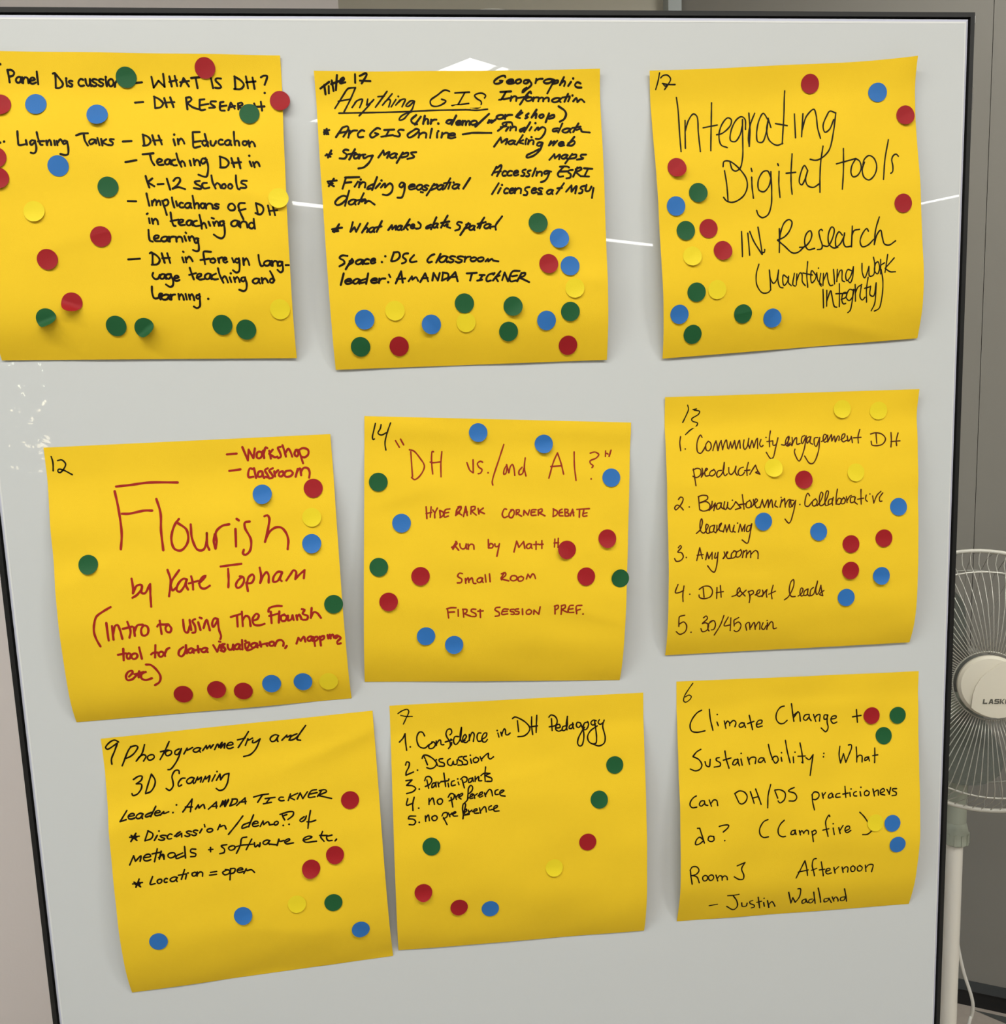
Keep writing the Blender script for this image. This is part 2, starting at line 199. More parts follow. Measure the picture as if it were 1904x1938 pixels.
  ('black handwriting reading uage teaching and','k',2.21,'-3326 -2580 -3336 -2554 -3313 -2522 -3286 -2526 -3267 -2560/-3215 -2561 -3237 -2568 -3261 -2557 -3268 -2539 -3255 -2523 -3234 -2527 -3218 -2559/-3218 -2559 -3220 -2536 -3212 -2522/-3164 -2565 -3202 -2562 -3212 -2540 -3191 -2520 -3162 -2546/-3171 -2566 -3150 -2504 -3158 -2457 -3182 -2446 -3218 -2470/-3138 -2526 -3116 -2528 -3096 -2534 -3106 -2549 -3126 -2547 -3140 -2526 -3130 -2504 -3110 -2501 -3091 -2510/-2986 -2620 -2972 -2562 -2957 -2511/-2996 -2554 -2933 -2569/-2929 -2526 -2889 -2544 -2884 -2560 -2914 -2560 -2928 -2534 -2907 -2510 -2860 -2513/-2796 -2556 -2820 -2564 -2846 -2551 -2854 -2530 -2839 -2511 -2816 -2515 -2799 -2553/-2799 -2553 -2802 -2526 -2792 -2509/-2747 -2560 -2784 -2542 -2790 -2519 -2763 -2506 -2732 -2509/-2724 -2610 -2713 -2548 -2683 -2473/-2692 -2512 -2667 -2535 -2653 -2515 -2640 -2475/-2621 -2522 -2609 -2478/-2608 -2559/-2582 -2521 -2573 -2477/-2576 -2501 -2550 -2524 -2536 -2504 -2530 -2476/-2476 -2518 -2508 -2515 -2513 -2491 -2495 -2479 -2473 -2502/-2480 -2518 -2465 -2455 -2477 -2401 -2501 -2390 -2539 -2404/-2342 -2498 -2369 -2506 -2398 -2495 -2408 -2476 -2391 -2459 -2364 -2463 -2345 -2496/-2345 -2496 -2348 -2472 -2338 -2458/-2320 -2510 -2316 -2459/-2316 -2483 -2289 -2505 -2274 -2489 -2264 -2466/-2207 -2500 -2239 -2496 -2245 -2469 -2222 -2461 -2202 -2488/-2237 -2570 -2217 -2527 -2205 -2480'),
  ('black handwriting reading learning with a full stop','k',2.21,'-3349 -2454 -3351 -2392 -3336 -2345 -3297 -2348 -3276 -2367 -3260 -2386 -3282 -2386 -3292 -2360 -3280 -2332/-3195 -2369 -3225 -2377 -3259 -2365 -3270 -2346 -3251 -2329 -3221 -2333 -3198 -2366/-3198 -2366 -3202 -2342 -3190 -2328/-3182 -2376 -3180 -2352 -3180 -2328/-3180 -2352 -3165 -2373 -3142 -2375/-3111 -2379 -3107 -2328/-3107 -2351 -3084 -2378 -3070 -2358 -3065 -2323/-3045 -2377 -3038 -2326/-3015 -2372 -3008 -2326/-3011 -2349 -2987 -2376 -2974 -2352 -2969 -2317/-2918 -2366 -2942 -2363 -2947 -2340 -2933 -2328 -2911 -2350/-2917 -2374 -2916 -2312 -2924 -2257 -2953 -2243 -2978 -2259/-2837 -2327'),
 ],
 2: [
  ('black handwriting reading Title 17','k',2.27,'-1664 -4273 -1577 -4332/-1626 -4303 -1620 -4222/-1585 -4294 -1588 -4231/-1553 -4344 -1542 -4252/-1561 -4312 -1479 -4341/-1501 -4392 -1520 -4260/-1477 -4332 -1436 -4356 -1440 -4372 -1468 -4354 -1475 -4321 -1427 -4330/-1330 -4402 -1333 -4327/-1287 -4388 -1227 -4412 -1219 -4404 -1272 -4322/-1286 -4347 -1188 -4343'),
  ('black underlined handwriting reading Anything GIS','k',1.84,'-1539 -4093 -1426 -4253/-1426 -4253 -1401 -4276 -1333 -4284/-1333 -4284 -1383 -4186 -1454 -4060/-1503 -4159 -1391 -4179/-1376 -4101 -1329 -4164/-1346 -4148 -1313 -4171 -1273 -4179 -1282 -4148 -1304 -4101/-1223 -4180 -1236 -4125/-1236 -4125 -1203 -4141 -1166 -4176/-1204 -4133 -1312 -4020/-1034 -4252 -1153 -4105/-1124 -4203 -1064 -4209/-987 -4229 -1085 -4125/-1059 -4157 -1018 -4180 -1007 -4168 -1026 -4108/-954 -4176 -1002 -4108/-929 -4205/-957 -4125 -914 -4172/-932 -4149 -890 -4179 -862 -4179 -876 -4148 -898 -4109/-779 -4163 -811 -4164 -861 -4116 -837 -4112 -779 -4160/-775 -4160 -798 -4092 -850 -4027 -892 -3986 -932 -3978 -923 -4003 -881 -4035 -808 -4059/-432 -4250 -476 -4262 -551 -4216 -622 -4163 -612 -4120 -556 -4112 -481 -4147 -471 -4162 -512 -4178/-380 -4235 -238 -4242/-283 -4238 -352 -4131/-418 -4117 -250 -4138/-1504 -4046 -1207 -4052 -848 -4061 -566 -4073 -238 -4078/-289 -4078 -168 -4072 -69 -4081/-93 -4188 -80 -4207 -108 -4230 -153 -4230 -190 -4211 -171 -4184 -127 -4153 -133 -4114 -166 -4094 -238 -4103'),
  ('black handwriting reading 4hr. demo/workshop','k',2.48,'-765 -4026 -816 -3978 -805 -3949 -762 -3937/-722 -4010 -782 -3933/-682 -4019 -691 -3989 -703 -3940/-699 -3960 -670 -3989 -654 -3982 -654 -3960 -656 -3940/-623 -3981 -625 -3960 -630 -3940/-625 -3960 -602 -3979 -573 -3981/-556 -3942/-378 -4021 -427 -3931/-417 -3976 -457 -3976 -479 -3952 -451 -3940 -417 -3968/-379 -3949 -355 -3951 -333 -3957 -340 -3969 -362 -3967 -381 -3949 -376 -3930 -356 -3928 -333 -3936/-316 -3968 -318 -3948 -323 -3927/-318 -3948 -298 -3968 -285 -3960 -290 -3927/-285 -3948 -261 -3968 -249 -3960 -253 -3927/-204 -3969 -230 -3961 -240 -3944 -226 -3928 -198 -3932 -178 -3950 -186 -3966 -207 -3969/-56 -4035 -197 -3910/-57 -3974 -73 -3945/-73 -3945 -28 -3973 -38 -3947/-38 -3947 5 -3979/56 -4022 26 -4014 15 -3999 32 -3983 65 -3986 87 -4004 76 -4020 52 -4022/103 -4023 101 -4003 96 -3983/101 -4003 130 -4020 169 -4022/261 -4064 212 -4003 244 -3991/208 -4003 272 -4044/333 -4035 303 -4011 327 -3999 298 -3987/414 -4072 360 -3995/373 -4011 412 -4035 401 -3991/464 -4025 446 -4018 438 -4004 447 -3991 467 -3994 481 -4009 476 -4023 462 -4025/536 -4035 498 -3950/526 -4003 585 -4019 584 -3998 533 -3982/634 -4104 694 -4059 705 -4026 682 -3978 639 -3954'),
  ('black handwriting reading Geographic Information','k',2.27,'117 -4377 114 -4388 73 -4385 7 -4341 10 -4322 55 -4322 92 -4344 64 -4346/132 -4337 168 -4338 200 -4344 188 -4355 157 -4353 130 -4337 139 -4320 169 -4318 202 -4325/250 -4356 227 -4349 217 -4334 229 -4319 254 -4323 272 -4339 266 -4354 248 -4356/349 -4349 304 -4346 296 -4323 324 -4319 354 -4345/354 -4345 373 -4311 314 -4259 281 -4236 290 -4259 323 -4281/421 -4360 418 -4341 412 -4321/418 -4341 447 -4358 484 -4360/591 -4351 555 -4357 510 -4348 491 -4333 511 -4319 550 -4322 586 -4349/586 -4349 576 -4330 586 -4318/600 -4347 527 -4227/587 -4336 637 -4343 632 -4324 579 -4314/694 -4372 653 -4301/661 -4316 694 -4338 706 -4327 694 -4293/764 -4330 735 -4293/785 -4359/858 -4313 825 -4325 801 -4299 817 -4280 866 -4276/64 -4243 171 -4248/121 -4245 74 -4175/49 -4168 160 -4186/171 -4202 167 -4180 161 -4159/167 -4180 198 -4202 221 -4195 216 -4158/367 -4228 363 -4247 321 -4212 252 -4122/238 -4186 337 -4201/349 -4192 321 -4185 310 -4171 325 -4157 355 -4160 376 -4176 367 -4190 345 -4192/391 -4191 388 -4173 382 -4155/388 -4173 407 -4189 431 -4190/440 -4189 440 -4171 435 -4154/440 -4171 467 -4189 486 -4182 483 -4153/488 -4171 521 -4188 540 -4181 537 -4153/662 -4177 629 -4183 587 -4174 569 -4158 586 -4144 622 -4148 657 -4175/657 -4175 646 -4156 656 -4144/733 -4221 694 -4147/675 -4187 749 -4197/749 -4186 731 -4151/776 -4205/781 -4150 815 -4181 822 -4142/822 -4142 860 -4169 892 -4141'),
  ('black handwriting of the first starred line','k',2.27,'-1654 -3864 -1602 -3884/-1625 -3896 -1651 -3844/-1649 -3884 -1612 -3844/-1642 -3868 -1611 -3860 -1635 -3852/-1626 -3884 -1628 -3844/-1542 -3815 -1475 -3907/-1475 -3907 -1427 -3918 -1420 -3898 -1471 -3819/-1509 -3855 -1437 -3866/-1409 -3878 -1415 -3844 -1425 -3810/-1415 -3844 -1380 -3875 -1338 -3878/-1270 -3873 -1292 -3881 -1322 -3860 -1335 -3837 -1328 -3816 -1308 -3813 -1283 -3818/-1119 -3894 -1143 -3902 -1218 -3834 -1203 -3810 -1138 -3842/-1138 -3842 -1169 -3854/-1080 -3882 -984 -3886/-1032 -3883 -1067 -3822/-1111 -3818 -999 -3834/-893 -3881 -929 -3885 -949 -3869 -931 -3841 -940 -3821 -987 -3826/-784 -3888 -859 -3833 -848 -3809 -803 -3824 -744 -3880 -768 -3892 -784 -3888/-744 -3855 -747 -3831 -754 -3807/-747 -3831 -708 -3855 -678 -3847 -683 -3806/-620 -3893 -632 -3852 -642 -3804/-570 -3854 -574 -3830 -575 -3806/-559 -3869/-522 -3853 -526 -3829 -533 -3805/-526 -3829 -490 -3853 -463 -3845 -468 -3804/-462 -3824 -428 -3826 -397 -3833 -407 -3848 -437 -3846 -464 -3824 -457 -3802 -429 -3799 -397 -3809/-323 -3836 -250 -3847/-302 -3839 -253 -3849 -43 -3848'),
  ('black handwriting reading Finding data','k',2.27,'167 -3922 160 -3947 70 -3939 73 -3927/110 -3931 21 -3867/51 -3903 109 -3911/129 -3902 99 -3866/150 -3906 148 -3888 142 -3870/148 -3888 178 -3906 201 -3901 198 -3870/345 -3950 279 -3853/289 -3898 238 -3873 242 -3857 288 -3881/355 -3902 333 -3869/396 -3940/387 -3869 421 -3902 420 -3873/420 -3873 463 -3902 491 -3889 485 -3849 432 -3788 391 -3788/664 -3937 618 -3848/620 -3889 569 -3881 564 -3861 610 -3865/747 -3882 716 -3888 676 -3878 658 -3862 675 -3848 709 -3851 742 -3880/742 -3880 732 -3859 741 -3847/825 -3936 767 -3851/761 -3892 844 -3903/801 -3871 847 -3882 850 -3858 932 -3844'),
  ('black handwriting reading Making web','k',2.27,'-24 -3714 46 -3802/46 -3802 52 -3753/52 -3753 111 -3789 92 -3737/187 -3767 162 -3773 130 -3764 116 -3749 128 -3736 156 -3740 183 -3765/183 -3765 174 -3747 181 -3736/265 -3825 198 -3732/266 -3776 216 -3756/216 -3756 264 -3740/294 -3776 289 -3756 287 -3735/301 -3788/321 -3776 318 -3756 311 -3735/318 -3756 347 -3776 368 -3770 363 -3735/350 -3804/455 -3751 414 -3751 400 -3723 428 -3719 459 -3747/459 -3747 426 -3678 358 -3622 291 -3607 296 -3627 351 -3654 419 -3686/543 -3765 518 -3722/518 -3722 578 -3763 559 -3722/559 -3722 605 -3768/619 -3735 645 -3737 670 -3743 662 -3755 638 -3753 617 -3735 622 -3718 644 -3716 670 -3723/777 -3805 702 -3720/711 -3741 770 -3765 778 -3748 751 -3720 706 -3720'),
  ('black handwriting reading maps','k',2.27,'517 -3583 569 -3637/569 -3637 572 -3597/572 -3597 623 -3632 613 -3588/701 -3625 679 -3631 650 -3622 637 -3606 647 -3592 671 -3595 697 -3623/697 -3623 688 -3603 693 -3591/747 -3638 673 -3547/738 -3626 788 -3630 779 -3602 720 -3590/883 -3628 834 -3625 829 -3609 857 -3592 790 -3581'),
  ('black handwriting starting with Accessing','k',2.27,'-56 -3444 -8 -3522/-8 -3522 -9 -3506 38 -3538 41 -3522 -8 -3432/-35 -3467 31 -3478/85 -3475 72 -3481 52 -3467 45 -3451 50 -3436 62 -3434 78 -3437/143 -3477 126 -3482 102 -3468 94 -3452 101 -3437 116 -3435 136 -3439/160 -3460 183 -3462 204 -3469 198 -3483 177 -3481 158 -3460 162 -3439 181 -3436 203 -3445/278 -3492 249 -3484 244 -3468 264 -3456 255 -3432 230 -3432/327 -3483 298 -3475 297 -3460 313 -3447 304 -3428 279 -3428/377 -3503 341 -3427/388 -3471 386 -3451 381 -3431/386 -3451 414 -3470 436 -3464 433 -3430/529 -3469 484 -3477 458 -3462 466 -3446 508 -3461/512 -3461 485 -3405 455 -3378 423 -3370'),
  ('black handwriting of four capitals after Accessing','k',2.27,'708 -3506 696 -3515 618 -3516/651 -3511 594 -3444 606 -3420 647 -3423/620 -3468 699 -3470/745 -3482 707 -3478 698 -3462 722 -3442 717 -3410 679 -3402/791 -3505 746 -3417/774 -3489 824 -3504 832 -3488 773 -3461/773 -3461 821 -3420/857 -3496 940 -3490/898 -3491 858 -3419/825 -3420 904 -3416'),
  ('black handwriting reading licenses at','k',2.27,'6 -3364 -65 -3261/24 -3319 -7 -3268/38 -3347/97 -3309 82 -3315 62 -3301 54 -3284 59 -3269 72 -3267 89 -3270/111 -3291 132 -3293 152 -3300 147 -3314 128 -3312 110 -3291 113 -3269 130 -3266 151 -3276/168 -3314 165 -3290 159 -3266/165 -3290 198 -3314 222 -3306 218 -3265/308 -3323 270 -3316 261 -3296 285 -3275 275 -3247 246 -3248/329 -3289 352 -3291 374 -3298 368 -3313 347 -3311 328 -3289 331 -3266 350 -3264 373 -3273/436 -3307 415 -3313 393 -3303 405 -3290 425 -3280 413 -3265 393 -3263 380 -3271/428 -3253 391 -3252/541 -3289 519 -3296 490 -3285 477 -3268 488 -3252 512 -3256 537 -3287/537 -3287 529 -3265 534 -3252/652 -3355 573 -3255/584 -3307 630 -3311'),
  ('black handwriting of three capitals after licenses at','k',2.27,'670 -3274 726 -3333/726 -3333 724 -3273/724 -3273 776 -3328 760 -3256/859 -3327 825 -3319 812 -3303 836 -3287 823 -3259 798 -3256/876 -3335 865 -3279 898 -3278 925 -3318/945 -3305 935 -3261 926 -3210'),
  ('black handwriting reading star Story Maps','k',2.27,'-1650 -3643 -1590 -3658/-1592 -3690 -1627 -3623/-1637 -3655 -1603 -3631/-1622 -3651 -1610 -3639 -1626 -3635/-1430 -3692 -1462 -3696 -1482 -3677 -1448 -3649 -1466 -3614 -1517 -3614/-1367 -3700 -1427 -3602/-1432 -3653 -1361 -3664/-1354 -3652 -1374 -3644 -1383 -3628 -1375 -3612 -1354 -3616 -1337 -3634 -1341 -3650 -1356 -3652/-1325 -3650 -1328 -3630 -1334 -3610/-1328 -3630 -1303 -3647 -1272 -3649/-1291 -3644 -1288 -3613 -1244 -3633 -1200 -3640/-1200 -3640 -1239 -3574 -1297 -3527 -1345 -3518/-1149 -3620 -1098 -3687/-1098 -3687 -1092 -3644/-1092 -3644 -1039 -3675 -1066 -3616/-968 -3652 -992 -3659 -1024 -3648 -1039 -3631 -1027 -3615 -1000 -3619 -972 -3650/-972 -3650 -982 -3628 -976 -3615/-911 -3666 -976 -3567/-920 -3650 -860 -3661 -869 -3633 -926 -3618/-783 -3668 -836 -3661 -805 -3624 -871 -3603'),
  ('black handwriting reading star Finding geospatial data','k',2.27,'-1644 -3399 -1557 -3409/-1583 -3425 -1635 -3357/-1637 -3383 -1587 -3356/-1620 -3399 -1590 -3375 -1609 -3391/-1617 -3383 -1598 -3383/-1476 -3435 -1341 -3438/-1468 -3432 -1506 -3332/-1479 -3386 -1419 -3393/-1356 -3396 -1390 -3350/-1328 -3415/-1338 -3392 -1342 -3367 -1350 -3342/-1342 -3367 -1309 -3392 -1286 -3384 -1293 -3341/-1171 -3437 -1225 -3317/-1210 -3371 -1259 -3349 -1272 -3325 -1236 -3333/-1146 -3378 -1192 -3332/-1130 -3405/-1140 -3339 -1098 -3378 -1100 -3339/-1100 -3339 -1050 -3377 -1027 -3353 -1038 -3298 -1080 -3267 -1124 -3272/-914 -3375 -938 -3383 -963 -3352 -944 -3336 -911 -3367/-907 -3367 -918 -3296 -945 -3241 -985 -3240/-869 -3340 -838 -3342 -810 -3349 -819 -3363 -846 -3361 -870 -3341 -865 -3319 -840 -3316 -811 -3325/-761 -3358 -786 -3349 -797 -3330 -786 -3311 -760 -3316 -740 -3337 -745 -3356 -764 -3358/-680 -3348 -700 -3353 -722 -3344 -712 -3332 -693 -3322 -704 -3308 -724 -3306 -737 -3314/-738 -3285 -758 -3289/-625 -3366 -703 -3256/-642 -3347 -593 -3358 -603 -3330 -660 -3307/-533 -3347 -554 -3354 -583 -3343 -596 -3326 -587 -3310 -563 -3314 -537 -3345/-537 -3345 -546 -3323 -542 -3310/-465 -3416 -526 -3318/-528 -3369 -463 -3377/-472 -3361 -490 -3317/-435 -3376/-379 -3354 -403 -3360 -435 -3350 -450 -3332 -439 -3317 -412 -3321 -383 -3351/-383 -3351 -393 -3330 -387 -3317/-271 -3419 -344 -3316/-1471 -3257 -1502 -3266 -1551 -3243 -1585 -3200 -1570 -3180 -1530 -3187 -1468 -3238/-1444 -3312 -1472 -3234 -1491 -3171/-1381 -3221 -1406 -3229 -1440 -3218 -1456 -3199 -1444 -3182 -1415 -3186 -1385 -3219/-1385 -3219 -1396 -3196 -1390 -3181/-1306 -3287 -1363 -3185/-1373 -3220 -1297 -3231/-1330 -3208 -1290 -3223 -1299 -3192/-1299 -3192 -1266 -3215 -1208 -3178'),
  ('black handwriting reading star What makes data spatial','k',2.27,'-1627 -2952 -1531 -2966/-1557 -2998 -1609 -2924/-1621 -2932 -1569 -2935/-1604 -2952 -1572 -2951/-1595 -2959 -1580 -2939/-1425 -3015 -1454 -2925/-1454 -2925 -1412 -2967/-1412 -2967 -1398 -2924/-1398 -2924 -1355 -2998/-1283 -3004 -1343 -2915/-1326 -2942 -1293 -2961 -1286 -2945 -1295 -2918/-1218 -2955 -1237 -2963 -1263 -2952 -1276 -2934 -1267 -2917 -1245 -2922 -1221 -2953/-1221 -2953 -1230 -2930 -1225 -2917/-1146 -3021 -1203 -2920/-1213 -2960 -1152 -2970/-1090 -2934 -1052 -2980/-1052 -2980 -1050 -2941/-1050 -2941 -1012 -2976 -1018 -2936/-953 -2968 -969 -2975 -992 -2964 -1003 -2947 -996 -2932 -977 -2936 -956 -2966/-956 -2966 -964 -2944 -960 -2931/-877 -3032 -942 -2939/-883 -2981 -924 -2966/-924 -2966 -902 -2934/-870 -2964 -851 -2966 -834 -2971 -839 -2982 -856 -2981 -871 -2964 -868 -2947 -853 -2945 -835 -2952/-797 -3003 -774 -2979 -784 -2947 -821 -2942/-618 -3046 -676 -2934/-674 -2977 -719 -2958 -724 -2942 -679 -2953/-606 -2983 -622 -2989 -645 -2979 -655 -2963 -648 -2949 -629 -2953 -608 -2981/-608 -2981 -616 -2961 -612 -2948/-508 -3061 -578 -2948/-576 -2991 -494 -3005/-545 -2963 -511 -2982 -521 -2955/-521 -2955 -489 -2943/-373 -2992 -405 -3000 -422 -2981 -391 -2957 -404 -2929 -441 -2918/-308 -2987 -394 -2874/-333 -2972 -292 -2979 -305 -2948 -351 -2937/-246 -2956 -265 -2963 -292 -2952 -304 -2935 -295 -2920 -273 -2924 -249 -2954/-249 -2954 -257 -2932 -252 -2919/-151 -3037 -221 -2942/-219 -2978 -158 -2989/-183 -2977 -201 -2934/-141 -2993/-90 -2969 -113 -2976 -143 -2966 -157 -2949 -145 -2933 -119 -2937 -93 -2967/-93 -2967 -102 -2945 -96 -2932/25 -3046 -44 -2955 -42 -2919/-86 -2948 -45 -2951'),
  ('black handwriting reading Space DSL Classroom','k',2.27,'-1494 -2697 -1546 -2702 -1571 -2679 -1533 -2655 -1526 -2631 -1576 -2601/-1452 -2668 -1518 -2572/-1477 -2646 -1445 -2660 -1442 -2641 -1487 -2614/-1345 -2654 -1371 -2661 -1405 -2650 -1420 -2633 -1407 -2616 -1378 -2620 -1349 -2652/-1349 -2652 -1359 -2629 -1352 -2615/-1290 -2658 -1307 -2664 -1331 -2651 -1340 -2635 -1333 -2621 -1317 -2619 -1296 -2622/-1272 -2645 -1249 -2647 -1228 -2653 -1234 -2667 -1254 -2665 -1273 -2645 -1270 -2624 -1251 -2622 -1230 -2631/-1131 -2686/-1167 -2632/-1045 -2723 -1078 -2642/-1049 -2720 -1001 -2722 -991 -2683 -1029 -2645 -1070 -2638/-909 -2709 -945 -2706 -963 -2678 -932 -2646 -941 -2627 -974 -2616/-853 -2692 -896 -2642 -885 -2626 -832 -2632/-655 -2695 -688 -2684 -727 -2638 -715 -2618 -683 -2625/-594 -2698 -642 -2616/-526 -2667 -555 -2677 -593 -2663 -611 -2640 -597 -2618 -564 -2624 -531 -2665/-531 -2665 -542 -2635 -535 -2617/-453 -2668 -480 -2674 -508 -2663 -493 -2648 -468 -2635 -482 -2618 -508 -2615 -524 -2625/-370 -2665 -402 -2671 -434 -2660 -416 -2645 -386 -2632 -401 -2615 -431 -2612 -451 -2622/-354 -2666 -357 -2642 -363 -2618/-357 -2642 -334 -2663 -304 -2665/-269 -2658 -295 -2651 -305 -2636 -291 -2621 -263 -2624 -244 -2641 -252 -2656 -272 -2659/-199 -2657 -225 -2650 -235 -2635 -221 -2619 -192 -2622 -173 -2639 -181 -2655 -202 -2657/-157 -2618 -132 -2641/-132 -2641 -129 -2617/-129 -2617 -91 -2640 -83 -2624/-83 -2624 -30 -2615'),
  ('black handwriting naming the session leader','k',2.27,'-1540 -2534 -1575 -2425/-1530 -2459 -1498 -2460 -1469 -2466 -1480 -2480 -1508 -2479 -1532 -2459 -1524 -2438 -1497 -2435 -1467 -2444/-1390 -2472 -1412 -2480 -1442 -2469 -1455 -2451 -1443 -2435 -1418 -2439 -1393 -2470/-1393 -2470 -1401 -2448 -1395 -2434/-1305 -2529 -1331 -2431/-1328 -2478 -1381 -2460 -1386 -2440 -1338 -2447/-1281 -2459 -1250 -2461 -1221 -2467 -1232 -2480 -1260 -2478 -1284 -2459 -1275 -2440 -1248 -2437 -1219 -2445/-1200 -2478 -1202 -2457 -1206 -2435/-1202 -2457 -1176 -2476 -1143 -2477/-1105 -2513 -1094 -2489/-1117 -2442/-1045 -2428 -986 -2541/-986 -2541 -976 -2434/-1031 -2468 -949 -2473/-919 -2445 -884 -2491/-884 -2491 -881 -2460/-881 -2460 -844 -2482 -825 -2446/-806 -2434 -753 -2516/-753 -2516 -728 -2440/-788 -2469 -731 -2472/-687 -2446 -671 -2518/-671 -2518 -634 -2445/-634 -2445 -611 -2516/-578 -2519 -593 -2448/-582 -2520 -530 -2506 -531 -2475 -594 -2444/-537 -2443 -459 -2521/-459 -2521 -439 -2432/-511 -2474 -445 -2477/-346 -2506 -260 -2508/-297 -2505 -316 -2437/-347 -2506 -248 -2510/-293 -2505 -317 -2438/-220 -2487 -171 -2486/-192 -2484 -222 -2439/-247 -2434 -198 -2443/-88 -2500 -130 -2489 -156 -2450 -149 -2425 -112 -2433/-13 -2519 -91 -2432/-85 -2488 -72 -2504/-23 -2479 -65 -2464/-65 -2464 -42 -2423/0 -2434 27 -2506/27 -2506 57 -2420/57 -2420 93 -2500/177 -2518 110 -2516 75 -2460 82 -2420 140 -2427/100 -2468 150 -2475/197 -2498 148 -2418/192 -2494 234 -2497 225 -2473 174 -2454/174 -2454 268 -2408'),
 ],
 3: [
  ('black handwriting reading 17','g',1.57,'1648 -4404 1632 -4324 1611 -4254/1660 -4359 1682 -4379 1727 -4385 1762 -4350 1740 -4305 1701 -4254/1678 -4309 1735 -4300 1809 -4300/1683 -4309 1706 -4284 1723 -4295'),
  ('thin black handwriting reading Integrating','g',1.73,'1824 -4180 1836 -4077 1844 -3771 1847 -3648/1905 -3957 1893 -3681/1904 -3858 1939 -3957 1993 -4022 2027 -4000 2036 -3836 2044 -3646/2186 -4132 2172 -3912 2151 -3655/2088 -3885 2235 -3912/2221 -3814 2281 -3828 2373 -3911 2382 -3966 2348 -3983 2287 -3923 2246 -3811 2261 -3710 2322 -3683/2525 -3865 2526 -3966 2493 -3994 2439 -3966 2375 -3855 2362 -3754 2406 -3742 2463 -3809 2493 -3899/2500 -3966 2486 -3741 2472 -3573 2443 -3476 2397 -3449 2363 -3466 2342 -3531/2569 -4029 2570 -3853 2549 -3692/2549 -3692 2548 -3786 2581 -3921 2629 -4026/2761 -3963 2718 -4025 2669 -3953 2636 -3818 2641 -3739 2687 -3733 2735 -3828 2767 -3963/2767 -3974 2742 -3851 2763 -3749 2834 -3700 2898 -3718/2767 -3963 2788 -3882/2946 -4242 2929 -4004 2892 -3713/2838 -3920 2957 -3897/3038 -4013 3034 -3772/3126 -4014 3097 -3782/3105 -3844 3162 -3989 3242 -4057 3261 -3998 3269 -3863 3292 -3762/3465 -4018 3408 -4036 3370 -3986 3326 -3885 3342 -3823 3390 -3850 3443 -3951/3469 -4018 3429 -3816 3374 -3639 3292 -3564 3234 -3546 3178 -3557'),
  ('thin black handwriting reading Digital tools','g',1.73,'2282 -3454 2302 -3326 2314 -3166/2269 -3494 2279 -3543 2331 -3548 2420 -3487 2505 -3378 2515 -3291 2474 -3205 2370 -3147 2301 -3159 2268 -3195/2563 -3388 2567 -3279 2580 -3182/2559 -3474 2567 -3444/2766 -3375 2732 -3446 2686 -3441 2632 -3355 2637 -3262 2689 -3245 2742 -3299 2766 -3386/2765 -3440 2770 -3244 2763 -3103 2728 -3017 2670 -2991 2630 -3019 2613 -3063/2851 -3442 2847 -3320 2857 -3187/2838 -3516 2845 -3499/2990 -3612 2977 -3427 2977 -3296 2985 -3216/2925 -3423 3026 -3432/3152 -3447 3118 -3496 3076 -3415 3063 -3328 3086 -3306 3122 -3360 3152 -3447/3152 -3447 3128 -3360 3149 -3299 3207 -3280 3277 -3319/3315 -3684 3292 -3554 3279 -3379 3276 -3231/3529 -3657 3526 -3452 3510 -3256/3454 -3508 3581 -3539 3658 -3558/3657 -3555 3615 -3484 3605 -3417 3623 -3378 3670 -3388 3714 -3460 3698 -3532 3658 -3558/3751 -3521 3725 -3449 3740 -3371 3791 -3342 3852 -3391 3880 -3480 3853 -3559 3801 -3587 3746 -3543 3733 -3493/4014 -3743 3973 -3558 3946 -3345/4116 -3578 4093 -3599 4063 -3585 4044 -3546 4053 -3479 4047 -3422 4027 -3406'),
  ('thin black handwriting reading IN Research','g',1.73,'2450 -2857 2453 -2609/2515 -2840 2529 -2621/2536 -2856 2576 -2756 2659 -2628/2623 -2898 2662 -2628/2659 -2644 2685 -2649 2688 -2676/2845 -2878 2842 -2644/2842 -2759 2859 -2847 2902 -2940 2949 -2967 2978 -2944 2958 -2867 2898 -2797 2822 -2765/2822 -2765 2898 -2703 2980 -2636 3039 -2640 3109 -2699/3056 -2689 3109 -2694 3168 -2753 3185 -2819 3168 -2852 3127 -2820 3109 -2732 3145 -2666 3216 -2675/3298 -2850 3286 -2863 3262 -2845 3274 -2773 3298 -2696 3287 -2669 3245 -2664/3310 -2701 3358 -2695 3416 -2803 3421 -2869 3398 -2886 3362 -2815 3369 -2716 3417 -2677 3465 -2682/3510 -2802 3474 -2835 3440 -2770 3447 -2688 3488 -2714 3534 -2801/3534 -2823 3524 -2725 3548 -2686 3607 -2690/3615 -2888 3610 -2684/3611 -2789 3634 -2843 3692 -2855/3787 -2835 3769 -2862 3723 -2808 3701 -2732 3726 -2682 3785 -2697 3843 -2751/3901 -2973 3864 -2849 3853 -2701/3853 -2707 3883 -2805 3917 -2843 3937 -2771 3962 -2704 4010 -2692 4080 -2733'),
